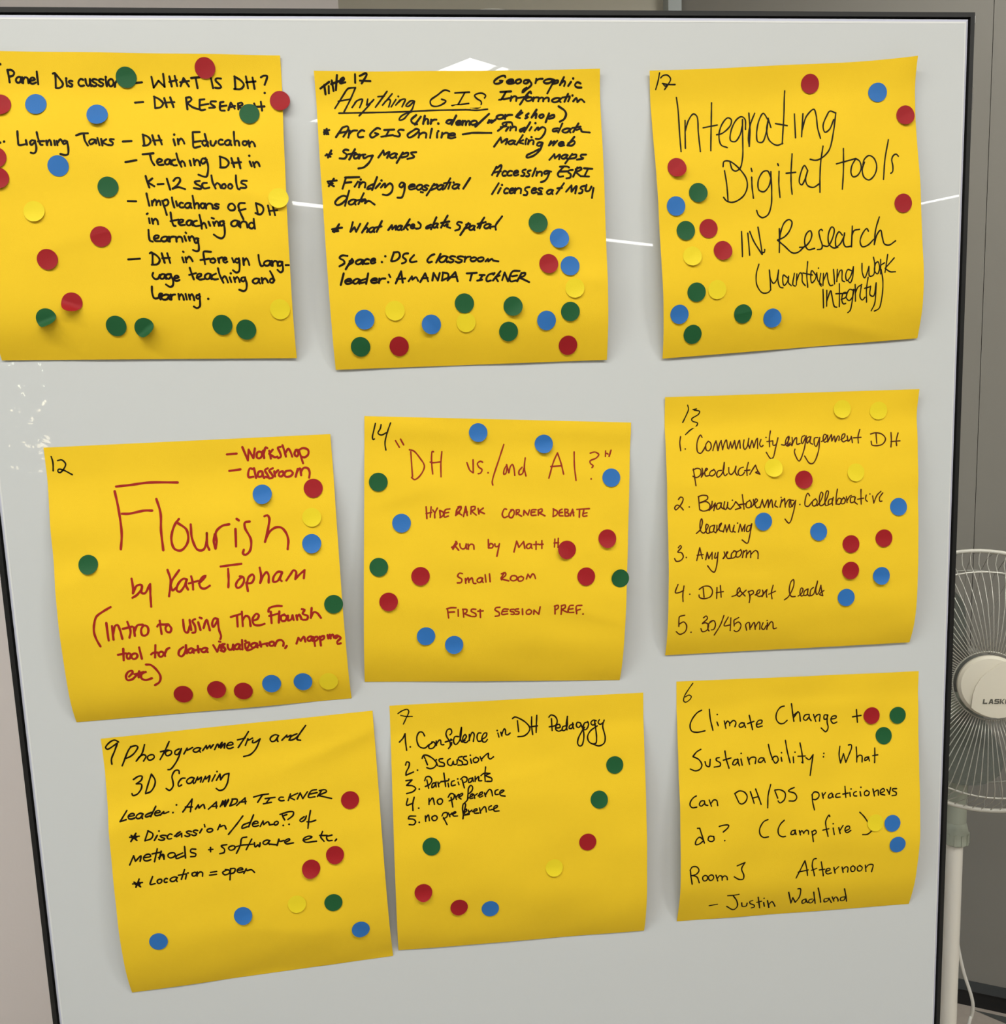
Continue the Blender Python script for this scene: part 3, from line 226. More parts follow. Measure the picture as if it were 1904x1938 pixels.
  ('thin black handwriting reading Maintaining work','g',1.57,'2626 -2531 2598 -2435 2604 -2324 2664 -2246 2729 -2250 2752 -2277/2752 -2272 2745 -2366 2736 -2471/2736 -2471 2751 -2377 2781 -2337 2810 -2364 2834 -2463/2834 -2469 2828 -2364 2853 -2297 2882 -2291/2928 -2389 2886 -2418 2881 -2341 2894 -2313 2928 -2351 2940 -2405/2940 -2400 2940 -2339 2970 -2311/3002 -2432 2988 -2316 3012 -2305/3028 -2426 3023 -2315/3026 -2359 3063 -2436 3081 -2424 3087 -2347 3118 -2307/3142 -2545 3133 -2412 3145 -2290/3092 -2433 3192 -2411/3228 -2410 3186 -2455 3175 -2378 3188 -2333 3222 -2366 3239 -2432/3239 -2420 3252 -2354 3288 -2314/3281 -2425 3270 -2320 3289 -2298/3257 -2478/3310 -2424 3306 -2303/3309 -2352 3346 -2429 3358 -2362 3383 -2301 3412 -2305/3417 -2461 3430 -2316/3458 -2460 3453 -2338/3455 -2371 3488 -2448 3505 -2453 3512 -2347 3536 -2336/3606 -2445 3571 -2457 3547 -2402 3560 -2346 3595 -2379 3630 -2484/3630 -2484 3619 -2367 3596 -2323 3572 -2346/3722 -2515 3725 -2420 3750 -2369 3784 -2441 3796 -2485/3796 -2474 3803 -2385 3844 -2395 3856 -2517 3844 -2574/3867 -2517 3855 -2439 3886 -2405 3909 -2460 3891 -2528 3861 -2506/3921 -2549 3921 -2404/3924 -2493 3962 -2515/3996 -2598 3968 -2419/4066 -2562 3968 -2459/3968 -2459 4022 -2424 4079 -2422'),
  ('thin black handwriting reading Integrity in brackets','g',1.57,'3308 -2264 3325 -2081/3349 -2254 3357 -2097/3354 -2141 3391 -2251 3405 -2206 3443 -2089 3467 -2083/3481 -2317 3494 -2088/3448 -2218 3565 -2219/3509 -2159 3555 -2180 3565 -2224 3529 -2225 3515 -2159 3536 -2114 3560 -2119/3641 -2244 3593 -2257 3561 -2180 3594 -2146 3627 -2178 3640 -2255/3634 -2256 3626 -2112 3614 -2046 3592 -2027/3650 -2305 3664 -2139/3657 -2222 3681 -2277 3722 -2303/3717 -2287 3711 -2176 3738 -2148 3765 -2175/3788 -2374 3775 -2263 3785 -2125/3754 -2264 3813 -2279/3818 -2284 3818 -2196 3855 -2184 3876 -2316/3876 -2316 3874 -2106 3845 -2040/3926 -2448 3948 -2325 3947 -2159 3928 -2060 3880 -2034'),
 ],
 4: [
  ('black handwriting reading 12','g',1.73,'-4487 -875 -4477 -820 -4482 -735/-4430 -834 -4391 -838 -4359 -798 -4373 -761 -4420 -714 -4439 -725 -4432 -747 -4391 -740 -4307 -689'),
  ('red handwriting reading Workshop','r',2.54,'-2809 -824 -2714 -828/-2653 -891 -2609 -756/-2609 -756 -2593 -863/-2593 -863 -2554 -776/-2554 -776 -2532 -872/-2496 -836 -2512 -829 -2519 -782 -2497 -770 -2473 -788 -2466 -827 -2492 -840/-2454 -846 -2448 -771/-2451 -810 -2424 -879 -2410 -871/-2393 -843 -2383 -765/-2358 -853 -2395 -812/-2395 -812 -2340 -775 -2317 -781/-2279 -877 -2307 -871 -2291 -827 -2282 -780 -2310 -765/-2259 -892 -2244 -833 -2233 -778/-2238 -809 -2204 -855 -2184 -822 -2171 -775/-2132 -840 -2147 -797 -2125 -773 -2108 -804 -2121 -843/-2102 -839 -2068 -704/-2106 -835 -2058 -856 -2010 -835 -2013 -788 -2053 -762 -2079 -771'),
  ('red handwriting reading Classroom','r',2.54,'-2799 -658 -2688 -669/-2570 -667 -2592 -676 -2613 -638 -2612 -588 -2566 -590/-2555 -675 -2540 -577/-2479 -640 -2510 -638 -2520 -588 -2482 -594 -2472 -632/-2472 -632 -2470 -593 -2460 -573/-2420 -669 -2448 -651 -2427 -607 -2414 -575 -2444 -584/-2370 -667 -2406 -645 -2381 -605 -2375 -574 -2410 -567/-2357 -635 -2352 -584/-2354 -612 -2318 -645/-2272 -631 -2304 -625 -2313 -590 -2290 -581 -2266 -608 -2280 -632/-2203 -636 -2242 -630 -2259 -600 -2245 -576 -2198 -581 -2174 -611 -2195 -636/-2149 -571 -2125 -648/-2135 -617 -2102 -655 -2094 -584/-2096 -616 -2063 -657 -2025 -651 -2008 -611 -2016 -557'),
  ('large red handwritten title','r',2.7,'-3899 -553 -3755 -563 -3594 -578 -3307 -566/-3916 -508 -3885 -313 -3871 -93 -3890 66/-3856 -284 -3790 -281 -3641 -304 -3566 -300/-3521 -413 -3487 -271 -3492 -95 -3482 98/-3312 -206 -3359 -144 -3398 -13 -3374 88 -3311 108 -3241 28 -3244 -94 -3331 -171/-3200 -146 -3196 -3 -3149 110 -3095 113 -3058 37 -3049 -52/-3049 -52 -3054 60 -3036 116/-2973 -37 -2987 41 -2975 108/-2975 108 -2960 42 -2959 -58 -2895 -117 -2824 -130/-2767 -80 -2773 96/-2750 -181 -2729 -164/-2624 -147 -2671 -139 -2674 -88 -2623 37 -2640 148 -2685 184 -2709 172 -2699 134/-2476 -192 -2447 -201 -2430 -173 -2443 -87 -2486 65/-2486 63 -2443 -25 -2379 -72 -2318 -69 -2275 -16 -2256 56 -2266 149'),
  ('red handwriting naming the presenter','r',2.54,'-3802 361 -3794 447 -3799 509/-3799 509 -3756 434 -3711 428 -3709 460 -3763 527 -3806 552/-3705 448 -3716 506 -3687 516 -3628 425/-3626 425 -3632 535 -3633 652/-3451 292 -3427 398 -3453 557/-3339 302 -3416 406 -3431 452/-3430 444 -3415 500 -3375 471/-3269 399 -3302 389 -3358 441 -3374 502 -3349 519 -3300 467 -3269 399/-3273 399 -3281 461 -3264 501/-3226 370 -3215 433 -3215 503/-3253 439 -3161 419/-3155 445 -3099 393 -3083 371 -3113 381 -3151 445 -3135 492 -3098 499 -3051 474/-2934 288 -2834 280 -2731 272/-2863 317 -2864 422 -2871 500/-2753 397 -2719 407 -2714 446 -2747 499 -2783 512 -2796 481 -2771 435 -2739 410/-2684 463 -2666 410 -2626 384 -2612 412 -2638 466 -2692 471/-2692 463 -2681 549/-2552 320 -2543 401 -2556 474/-2554 470 -2520 402 -2487 368 -2469 397 -2472 475/-2333 376 -2372 370 -2421 423 -2424 470 -2385 464 -2334 388/-2333 376 -2357 450 -2343 466/-2296 463 -2250 401/-2250 401 -2217 363 -2195 380 -2207 454/-2207 454 -2166 413 -2109 369/-2109 369 -2122 451'),
  ('red handwriting starting Intro to using','r',2.54,'-4022 632 -4100 674 -4163 720 -4191 797 -4199 876 -4185 949 -4155 1026/-4074 787 -4069 969/-4023 823 -4022 964/-4020 911 -3994 825 -3970 815 -3952 860 -3936 961/-3873 790 -3850 890 -3867 953/-3922 858 -3831 840/-3816 849 -3813 937/-3813 893 -3778 831 -3728 827/-3722 835 -3748 881 -3738 937 -3696 932 -3677 885 -3689 845 -3725 835/-3561 797 -3553 933/-3589 855 -3575 836 -3522 839 -3488 837/-3481 838 -3510 871 -3502 912 -3472 922 -3454 883 -3477 842/-3334 802 -3324 922 -3302 936 -3274 869/-3269 806 -3262 910/-3215 801 -3243 815 -3221 872 -3226 936 -3253 939/-3187 834 -3171 915/-3169 788 -3150 797/-3139 897 -3119 838/-3128 854 -3102 815 -3090 864 -3080 925/-2991 813 -3025 804 -3052 858 -3043 891 -2996 829/-2995 813 -2989 926 -2976 993 -2986 1023/-2864 799 -2755 772/-2802 785 -2804 901/-2752 752 -2753 900/-2752 844 -2718 798 -2689 808 -2677 905/-2653 850 -2606 837 -2588 798 -2610 781 -2652 834 -2641 891 -2589 903 -2538 890/-2357 719 -2407 715 -2481 734 -2491 769/-2468 770 -2468 887/-2486 813 -2397 795/-2384 772 -2397 888/-2336 807 -2368 821 -2367 869 -2333 872 -2315 833 -2340 807/-2302 821 -2302 874 -2270 860 -2256 820/-2256 820 -2248 870/-2218 823 -2213 872/-2215 847 -2190 817 -2170 867/-2160 763 -2133 772 -2155 811 -2106 839 -2117 874 -2155 876/-2062 757 -2077 861/-2077 857 -2042 802 -2012 812 -1976 867'),
  ('red handwriting reading tool for data visualization, mapping','r',2.59,'-3939 1062 -3948 1184/-3997 1124 -3918 1112/-3891 1113 -3908 1124 -3915 1147 -3906 1172 -3888 1167 -3875 1141 -3880 1117 -3893 1113/-3836 1119 -3861 1129 -3870 1152 -3854 1177 -3827 1172 -3809 1147 -3818 1123 -3839 1119/-3784 1059 -3770 1179/-3624 1045 -3640 1174/-3675 1139 -3654 1124 -3608 1123/-3576 1117 -3596 1126 -3603 1147 -3591 1169 -3568 1165 -3553 1142 -3561 1121 -3578 1117/-3544 1127 -3541 1164/-3542 1144 -3514 1092 -3491 1083/-3354 1082 -3395 1112 -3407 1161 -3382 1179 -3344 1140 -3326 1064/-3329 1064 -3326 1150/-3258 1109 -3278 1100 -3303 1110 -3313 1129 -3301 1147 -3280 1144 -3260 1111/-3260 1111 -3265 1135 -3259 1150/-3213 1080 -3212 1150/-3252 1126 -3190 1114/-3121 1113 -3144 1105 -3173 1114 -3184 1132 -3170 1148 -3145 1146 -3124 1115/-3124 1115 -3129 1138 -3122 1152/-3061 1082 -3029 1154/-3029 1154 -2996 1082/-3000 1047 -2989 1051/-2990 1099 -2983 1149/-2949 1077 -2966 1092 -2947 1135 -2965 1159/-2964 1076 -2985 1091 -2951 1135 -2961 1155 -2994 1144/-2920 1086 -2920 1120 -2904 1143 -2880 1134 -2866 1089/-2866 1089 -2870 1123 -2866 1146/-2798 1096 -2818 1086 -2844 1099 -2854 1121 -2842 1141 -2821 1137 -2801 1099/-2801 1099 -2806 1127 -2800 1144/-2774 1047 -2780 1147/-2750 1090 -2748 1141/-2742 1058/-2735 1079 -2704 1077 -2714 1110 -2738 1158 -2703 1156 -2655 1130/-2628 1094 -2652 1085 -2681 1095 -2692 1114 -2678 1133 -2653 1130 -2631 1096/-2631 1096 -2637 1121 -2629 1136/-2600 1076 -2593 1130/-2626 1116 -2528 1097/-2544 1100 -2531 1126/-2482 1084 -2503 1091 -2510 1109 -2496 1129 -2474 1126 -2459 1106 -2468 1087 -2485 1083/-2454 1131 -2426 1079 -2387 1073 -2366 1100 -2373 1137/-2338 1139 -2355 1163/-2239 1121 -2215 1060/-2215 1060 -2194 1095/-2194 1095 -2160 1052 -2149 1106/-2075 1062 -2095 1054 -2118 1064 -2127 1083 -2116 1100 -2095 1097 -2078 1065/-2078 1065 -2082 1088 -2076 1103/-2064 1063 -2055 1159/-2069 1079 -2028 1061 -2023 1090 -2055 1109/-2001 1063 -1996 1159/-2006 1075 -1958 1057 -1960 1086 -2000 1104/-1922 1052 -1917 1089/-1899 1049 -1894 1091/-1896 1074 -1871 1047 -1858 1085/-1825 1062 -1849 1069 -1843 1094 -1818 1071/-1821 1063 -1792 1090 -1829 1129 -1827 1154 -1795 1148'),
  ('red handwriting reading etc','r',2.59,'-3917 1361 -3878 1321 -3879 1300 -3919 1310 -3947 1358 -3937 1397 -3891 1392 -3840 1349/-3812 1309 -3824 1375/-3861 1339 -3768 1320/-3749 1321 -3793 1344 -3799 1385 -3764 1409 -3697 1393/-3737 1243 -3691 1250 -3637 1312 -3611 1381 -3630 1440 -3677 1471'),
 ],
 5: [
  ('black handwriting reading 14','g',1.62,'-1324 -1074 -1341 -1016 -1362 -930 -1355 -910 -1343 -918/-1268 -1060 -1278 -1021 -1304 -975 -1274 -954 -1214 -979/-1172 -1073 -1210 -979 -1240 -870 -1234 -801'),
  ('red handwriting reading DH vs./and AI with a question mark','o',1.78,'-1132 -891 -1097 -823/-1081 -905 -1052 -845/-984 -772 -979 -522/-997 -793 -954 -779 -895 -705 -853 -624 -870 -570 -920 -509 -961 -489 -989 -513/-753 -762 -765 -767 -776 -708 -776 -613 -772 -538/-668 -759 -683 -648 -689 -505/-792 -659 -770 -652 -687 -656/-417 -637 -389 -556 -358 -531/-356 -531 -352 -664/-255 -634 -277 -645 -309 -624 -295 -584 -265 -559 -282 -524 -306 -519/-204 -524/-29 -805 -83 -662 -166 -427 -161 -396/-6 -595 -36 -549 -42 -501 -22 -508 -7 -563/-10 -599 11 -515/11 -515 30 -578 51 -599 65 -560 71 -484/150 -565 116 -526 119 -490 151 -500 170 -556/187 -659 174 -556 187 -473/527 -696 481 -606 425 -441/527 -696 558 -594 581 -475/450 -559 561 -562/703 -698 699 -548 709 -404/872 -678 920 -687 962 -661 934 -626 866 -597 869 -572 897 -547 883 -528/869 -412/1035 -694 1031 -638/1047 -669 1059 -661/1093 -700 1070 -636'),
  ('red handwriting reading Hyde Park corner debate','o',1.89,'-856 -205 -854 -85/-805 -202 -818 -99/-859 -137 -803 -146/-790 -170 -768 -137/-742 -187 -772 -129 -773 -89/-719 -162 -715 -90/-719 -162 -684 -141 -686 -109 -719 -88/-615 -173 -659 -167 -672 -140 -675 -92 -634 -100/-669 -132 -629 -138/-507 -188 -540 -166 -558 -103/-530 -189 -498 -192 -508 -156 -537 -134/-537 -134 -495 -104/-558 -103 -517 -133/-479 -87 -451 -190/-451 -190 -439 -97/-469 -130 -437 -133/-395 -179 -402 -111/-395 -183 -355 -185 -360 -157 -397 -143/-397 -143 -347 -97/-324 -164 -318 -107/-271 -165 -317 -135/-317 -135 -262 -108/-31 -141 -51 -146 -78 -87 -59 -56 -22 -68/30 -134 -4 -100 -6 -60 18 -50 48 -97 38 -133 13 -131/70 -124 68 -80/70 -128 102 -130 97 -106 68 -96/68 -96 123 -61/144 -72 151 -120/151 -120 189 -70/189 -70 208 -121/277 -121 232 -120 225 -68 274 -65/227 -96 263 -98/301 -112 298 -64/297 -116 338 -126 337 -98 304 -88/304 -88 367 -53/460 -120 452 -44/456 -120 500 -90 490 -59 452 -40/550 -112 525 -101 518 -49 555 -43/524 -77 552 -80/578 -110 579 -42/578 -110 611 -105 606 -81 581 -78 617 -64 612 -40 579 -40/632 -39 660 -106/660 -106 669 -38/638 -67 671 -74/705 -103 838 -104/734 -99 727 -21/778 -93 767 -29 808 -31/773 -57 810 -63'),
  ('red handwriting reading Run by and a first name','o',1.89,'-563 165 -607 230/-571 164 -556 185 -581 207 -614 221/-603 242 -581 207/-581 207 -544 255/-529 191 -527 222 -506 244 -476 236 -464 195/-464 195 -465 226 -459 247/-445 198 -443 224 -444 250/-443 224 -416 200 -390 209 -386 253/-233 163 -234 251/-236 243 -211 204 -184 222 -197 249 -234 249/-167 211 -164 239 -132 237 -119 213/-119 213 -153 339/27 305 61 195/61 195 82 260/82 260 133 203/133 203 142 275/217 237 195 228 168 239 159 259 172 277 195 273 214 239/214 239 210 264 218 279/263 209 259 289/237 240 286 238/324 204 320 284/294 243 335 241/461 194 453 275/497 188 490 281/451 234 498 233'),
  ('red handwriting reading Small Room','o',1.89,'-519 497 -547 492 -568 523 -526 558 -535 590 -574 592/-489 552 -487 601/-488 581 -461 545 -455 595/-454 578 -421 548 -407 606 -383 609/-309 560 -332 551 -360 562 -370 582 -356 600 -331 597 -312 562/-312 562 -316 587 -307 603/-283 523 -278 600/-238 517 -234 599/-85 517 -119 564/-114 523 -73 513 -70 538 -120 576/-120 576 -40 601/-119 564 -116 585/23 547 -10 553 -23 585 5 603 46 585 39 556 11 548/91 559 58 573 61 606 102 604 115 576 87 559/143 590 161 542/161 542 184 580/184 580 210 541 226 550 239 591'),
  ('red handwriting reading First session pref.','o',1.89,'-600 849 -652 846 -696 855/-688 860 -681 954/-682 893 -618 893/-579 871 -580 941/-528 874 -524 953/-532 869 -488 876 -493 905 -522 915/-522 915 -451 949/-396 878 -436 875 -445 895 -398 927 -399 952 -439 953/-376 899 -320 899/-351 884 -351 967/-144 872 -185 874 -198 894 -155 929 -156 958 -197 964/-58 898 -109 895 -127 947 -66 947/-118 919 -69 918/1 902 -36 904 -37 920 0 935 -1 955 -30 953/50 901 17 903 12 919 53 934 48 954 15 956/90 903 90 965/155 915 130 930 133 960 170 962 187 934 160 912/207 969 212 923/212 923 260 972/260 972 277 893/432 897 432 979/427 893 466 886 466 916 433 936/503 892 496 987/499 892 540 887 539 915 502 935/502 935 562 969/626 896 589 898 572 965 629 972/580 935 621 929/717 902 659 907 660 989/661 952 699 942/727 996'),
 ],
 6: [
  ('black handwriting reading 13','g',1.46,'1915 -1136 1925 -1092 1900 -1028 1862 -957/1974 -1087 2011 -1093/2011 -1093 1982 -1083 2046 -1066 2034 -1037 1959 -990 1967 -968 2023 -944 2011 -915 1942 -875 1888 -830'),
  ('dark thin handwriting reading 1. Community','b',1.57,'1833 -811 1821 -750 1826 -665/1876 -681/2064 -794 2050 -820 2026 -792 2003 -721 2010 -641 2039 -629 2075 -667 2091 -695/2128 -752 2100 -717 2101 -662 2123 -650 2155 -685 2150 -736 2128 -752/2172 -652 2189 -706 2211 -752/2211 -752 2220 -712 2226 -648/2228 -650 2254 -732 2267 -753/2267 -753 2277 -657/2277 -659 2303 -730 2323 -758 2329 -722 2332 -671/2344 -662 2367 -735/2367 -735 2378 -669/2382 -672 2412 -747/2412 -747 2422 -656/2427 -663 2457 -738 2465 -749 2468 -665/2514 -750 2503 -686 2516 -649 2543 -677 2567 -763/2567 -763 2556 -705 2572 -661/2569 -661 2600 -740/2600 -740 2609 -710 2614 -666/2618 -674 2650 -752 2661 -759/2661 -759 2655 -654/2698 -747 2680 -693 2697 -670 2717 -684/2754 -766/2807 -831 2790 -754 2787 -667/2761 -722 2826 -727/2826 -723 2826 -680 2857 -686 2885 -757/2885 -757 2850 -649 2814 -549 2791 -543 2746 -610'),
  ('dark thin handwriting reading engagement DH','b',1.57,'2918 -683 2952 -678 3002 -730 3008 -766 2984 -753 2961 -696 2981 -666 3029 -686/2987 -756 3004 -763/3004 -763 2988 -670 3015 -700/3040 -754 3041 -715 3029 -668/3031 -668 3068 -737 3090 -752 3088 -681 3126 -688/3183 -768 3153 -757 3140 -703 3147 -683 3185 -740 3199 -763/3199 -763 3162 -623 3100 -504 3084 -517 3053 -604 3063 -631/3236 -754 3206 -739 3201 -685 3234 -722 3249 -753/3248 -746 3235 -691 3262 -674/3327 -742 3289 -736 3283 -665 3298 -649 3343 -734/3348 -741 3317 -593 3252 -474 3214 -475 3162 -553/3361 -697 3400 -716 3425 -762 3400 -771 3383 -716 3398 -688 3424 -699/3437 -761 3431 -691/3436 -698 3470 -752 3479 -768 3478 -697/3483 -704 3511 -750 3514 -687/3519 -691 3553 -749 3565 -740 3557 -701/3579 -708 3618 -730 3629 -766 3604 -763 3587 -708 3602 -684 3641 -698/3653 -745 3656 -689/3665 -689 3692 -719 3698 -743 3705 -671/3796 -807 3772 -732 3771 -665/3721 -722 3805 -724/3971 -756 3973 -654/3911 -754 3967 -766 4040 -745 4072 -696 4035 -642 3968 -629 3919 -639 3913 -679/4135 -762 4135 -686 4128 -608/4213 -755 4189 -676 4191 -620/4130 -666 4230 -670'),
  ('dark thin handwriting reading products','b',1.57,'1952 -470 1959 -398 1971 -296/1948 -459 1994 -475 2030 -459 2027 -409 1980 -379 1943 -395/2046 -473 2051 -437 2033 -381/2037 -387 2074 -436 2105 -463 2091 -471 2074 -436 2079 -392 2116 -394/2172 -453 2133 -433 2124 -398 2153 -389 2189 -423 2172 -457/2254 -442 2216 -437 2199 -394 2212 -372 2251 -399 2281 -456 2289 -524/2288 -520 2272 -434 2288 -383 2315 -403/2334 -468 2335 -410 2356 -394 2388 -422 2413 -479/2413 -475 2402 -414 2423 -384/2491 -465 2457 -455 2432 -413 2446 -380 2484 -389 2500 -410/2548 -513 2528 -445 2528 -376/2504 -428 2561 -433/2559 -389 2599 -449 2623 -481/2623 -481 2643 -425 2668 -384/2668 -384 2620 -405 2643 -411'),
  ('dark thin handwriting reading 2. Brainstorming','b',1.57,'1780 -159 1803 -183 1829 -171 1817 -121 1748 -51 1737 -73 1764 -101 1801 -81 1829 -47/1894 -75/1996 -178 2004 -46/1993 -178 2034 -191 2090 -181 2093 -152 2010 -112/2010 -112 2077 -123 2117 -85 2105 -42 2045 -24 2008 -39/2141 -124 2136 -84 2104 -31/2108 -31 2150 -69 2174 -104/2174 -104 2156 -25/2161 -46 2180 -82/2233 -102 2196 -96 2190 -38 2217 -44 2241 -101/2241 -101 2236 -58 2268 -34/2275 -114 2265 -49 2283 -30 2303 -62 2308 -105/2308 -98 2303 -55 2328 -31/2359 -125/2336 -31 2374 -73 2394 -109/2394 -109 2448 -41/2448 -41 2388 -25/2468 -178 2476 -98 2482 -24/2434 -74 2510 -82/2549 -116 2510 -89 2508 -45 2546 -40 2563 -86 2545 -116/2587 -122 2589 -78 2561 -43/2584 -63 2632 -112 2613 -128 2600 -77 2621 -32 2660 -45/2655 -31 2685 -117/2685 -117 2691 -73 2705 -32/2709 -43 2746 -114 2747 -30/2751 -41 2784 -112 2796 -27/2833 -95 2819 -45 2850 -28/2891 -129/2876 -27 2898 -107/2893 -78 2929 -116/2929 -116 2934 -24/2934 -46 2967 -96 2990 -102 3000 -43 3014 -28'),
  ('dark thin handwriting reading Collaborative','b',1.57,'3028 -91 2990 -93 2980 -22 3001 -25 3035 -67 3052 -90/3052 -90 3021 44 2987 138 2970 149 2929 103/3096 -44/3208 -130 3188 -159 3166 -124 3155 -29 3189 -20 3231 -65/3273 -95 3240 -73 3239 -25 3272 -23 3290 -70 3269 -95/3289 -22 3331 -76 3354 -147 3337 -164 3315 -101 3323 -21 3356 -27 3399 -97 3417 -168 3400 -173 3378 -98 3385 -18 3415 -24/3457 -86 3424 -80 3415 -32 3448 -38 3470 -102/3470 -102 3457 -54 3461 -18/3517 -187 3503 -108 3499 -28/3500 -36 3532 -90 3562 -73 3541 -26 3507 -28/3583 -88 3557 -65 3562 -29 3591 -31 3604 -71 3583 -96/3616 -102 3624 -38/3620 -54 3658 -108 3671 -112/3709 -98 3667 -92 3666 -36 3700 -42 3717 -90/3713 -90 3708 -42 3738 -16/3780 -171 3780 -78 3782 -14/3742 -68 3810 -77/3839 -108 3831 -60 3852 -39/3880 -118/3911 -96 3923 -19/3923 -19 3961 -102 4004 -140/4025 -123 3987 -68 3995 -32 4016 -35'),
  ('dark thin handwriting reading learning','b',1.57,'1959 207 2002 170 2029 92 2022 53 2005 91 2009 186 2041 207 2075 166 2092 127 2072 114 2063 173 2078 213 2115 199/2149 130 2112 144 2106 199 2139 197 2161 130/2161 134 2147 193 2171 210/2185 132 2180 195/2175 202 2221 141 2238 110 2214 125 2212 188 2244 198/2252 206 2274 132/2274 132 2289 208/2289 200 2319 130/2319 130 2330 202 2350 211 2363 164/2372 141 2362 204 2382 213/2409 119/2415 214 2437 132/2437 132 2456 208/2456 201 2490 139/2490 139 2480 210/2555 150 2518 156 2504 211 2529 212 2563 134/2563 134 2535 268 2509 338 2453 300'),
  ('dark thin handwriting reading 3. Any room','b',1.57,'1762 347 1783 324 1795 341 1753 394 1793 400 1812 445 1782 483 1733 488 1718 459/1844 454/1956 492 1993 359/1993 359 2018 476/1962 437 2027 433/2054 490 2072 411/2072 411 2087 480/2087 480 2125 414/2125 414 2123 486/2161 424 2152 479 2173 472 2190 417/2190 417 2171 560 2146 627 2121 618 2073 555/2255 417 2264 453 2242 488/2246 488 2279 446 2297 419 2283 421 2279 458 2291 488 2327 489/2369 411 2336 441 2336 489 2376 475 2385 420 2361 410/2438 406 2393 428 2385 476 2417 478 2446 431 2434 402/2454 488 2467 416/2467 432 2499 410 2495 490/2495 466 2540 420 2544 493/2544 460 2598 419 2622 440 2624 509'),
  ('dark thin handwriting reading 4. DH expert leads','b',1.57,'1751 738 1723 827 1772 825 1812 807/1816 758 1804 848 1806 929/1879 852/2023 790 2034 894/1981 804 2031 774 2096 782 2125 833 2105 890 2032 910 1983 891 1979 866/2173 795 2171 914/2210 776 2220 904/2166 852 2243 844/2338 903 2383 889 2427 834 2419 809 2398 832 2400 898 2425 908/2423 842 2483 907/2493 842 2425 904/2519 856 2537 923 2531 982/2515 864 2564 850 2577 876 2532 906/2594 902 2640 880 2647 848 2622 854 2611 903 2641 922 2666 915/2674 853 2683 887 2670 924/2674 924 2702 876 2727 849 2717 885 2725 935/2793 808 2774 889 2784 956/2745 904 2820 875/2924 978 2969 943 3025 823 3020 760 2995 779 2976 886 3003 946 3045 948/3077 946 3114 919 3130 871 3112 857 3097 910 3115 949 3140 938/3180 874 3147 897 3144 942 3174 940 3189 874/3185 882 3182 932 3204 954/3247 861 3219 885 3216 951 3250 936 3269 879 3291 793/3292 798 3274 905 3288 943 3308 923 3331 842/3331 842 3342 909 3356 959/3356 959 3317 941 3367 902'),
  ('dark thin handwriting reading 5. 30/45 min','b',1.57,'1828 1082 1791 1088 1771 1095 1766 1205/1769 1179 1818 1157 1852 1202 1839 1270 1782 1297 1740 1263/1904 1281/2035 1125 2063 1105 2080 1132 2021 1192 2058 1182 2092 1209 2078 1269 2029 1283 2011 1247/2131 1169 2091 1201 2094 1270 2103 1279/2107 1176 2147 1162 2170 1206 2152 1265 2127 1268/2259 1113 2224 1218 2163 1332/2307 1133 2266 1229 2332 1224/2336 1144 2336 1290/2423 1145 2395 1160 2374 1171 2378 1240/2381 1219 2421 1196 2452 1232 2435 1292 2403 1308 2381 1293/2519 1298 2506 1227 2538 1207 2556 1291/2559 1274 2596 1211 2615 1295/2613 1268 2646 1210 2659 1219 2665 1298/2697 1222 2685 1282 2712 1302 2733 1259/2741 1199/2747 1225 2745 1304/2747 1278 2789 1215 2806 1229 2821 1300 2854 1294'),
 ],
 7: [
  ('black handwriting reading 9 Photogrammetry and','k',1.94,'-4125 2082 -4161 2058 -4214 2079 -4260 2135 -4244 2153 -4183 2122 -4140 2093/-4139 2097 -4175 2178 -4216 2268 -4215 2317/-3961 2135 -4014 2151 -4115 2343/-4013 2143 -3961 2135 -3941 2149 -3976 2209 -4031 2252 -4068 2265/-3871 2130 -3905 2223 -3971 2304/-3945 2267 -3892 2239 -3869 2257 -3898 2309/-3813 2245 -3844 2255 -3857 2277 -3842 2302 -3810 2298 -3786 2274 -3793 2250 -3817 2245/-3623 2117 -3671 2208 -3730 2305/-3720 2221 -3642 2207/-3632 2211 -3659 2221 -3672 2244 -3660 2268 -3631 2264 -3608 2240 -3614 2216 -3635 2211/-3529 2203 -3571 2224 -3577 2255 -3552 2264 -3507 2205/-3507 2201 -3540 2289 -3589 2369 -3635 2415 -3657 2415/-3487 2262 -3449 2202/-3449 2202 -3455 2225 -3394 2199/-3312 2215 -3339 2206 -3375 2215 -3391 2233 -3377 2251 -3347 2249 -3316 2217/-3316 2217 -3327 2241 -3319 2256/-3296 2242 -3255 2190/-3255 2190 -3251 2226/-3251 2226 -3218 2190/-3218 2190 -3214 2222/-3214 2222 -3182 2185/-3175 2241 -3137 2181 -3130 2221/-3130 2221 -3092 2165 -3112 2230/-3112 2230 -3064 2179 -3076 2233/-3046 2206 -3014 2205 -2984 2198 -2992 2177 -3021 2178 -3048 2206 -3044 2236 -3017 2242 -2985 2231/-2816 2071 -2873 2154 -2934 2238/-2935 2154 -2857 2140/-2859 2219 -2828 2150/-2828 2150 -2829 2166 -2780 2146/-2778 2170 -2787 2197 -2758 2195 -2703 2159/-2703 2159 -2756 2267 -2818 2324 -2884 2338/-2511 2139 -2540 2125 -2582 2141 -2602 2170 -2589 2198 -2554 2193 -2516 2142/-2516 2142 -2530 2179 -2523 2202/-2482 2191 -2426 2138/-2426 2138 -2428 2162 -2382 2141 -2408 2195/-2226 2046 -2308 2154 -2325 2193 -2288 2203/-2321 2130 -2383 2157 -2400 2196 -2347 2183 -2291 2132'),
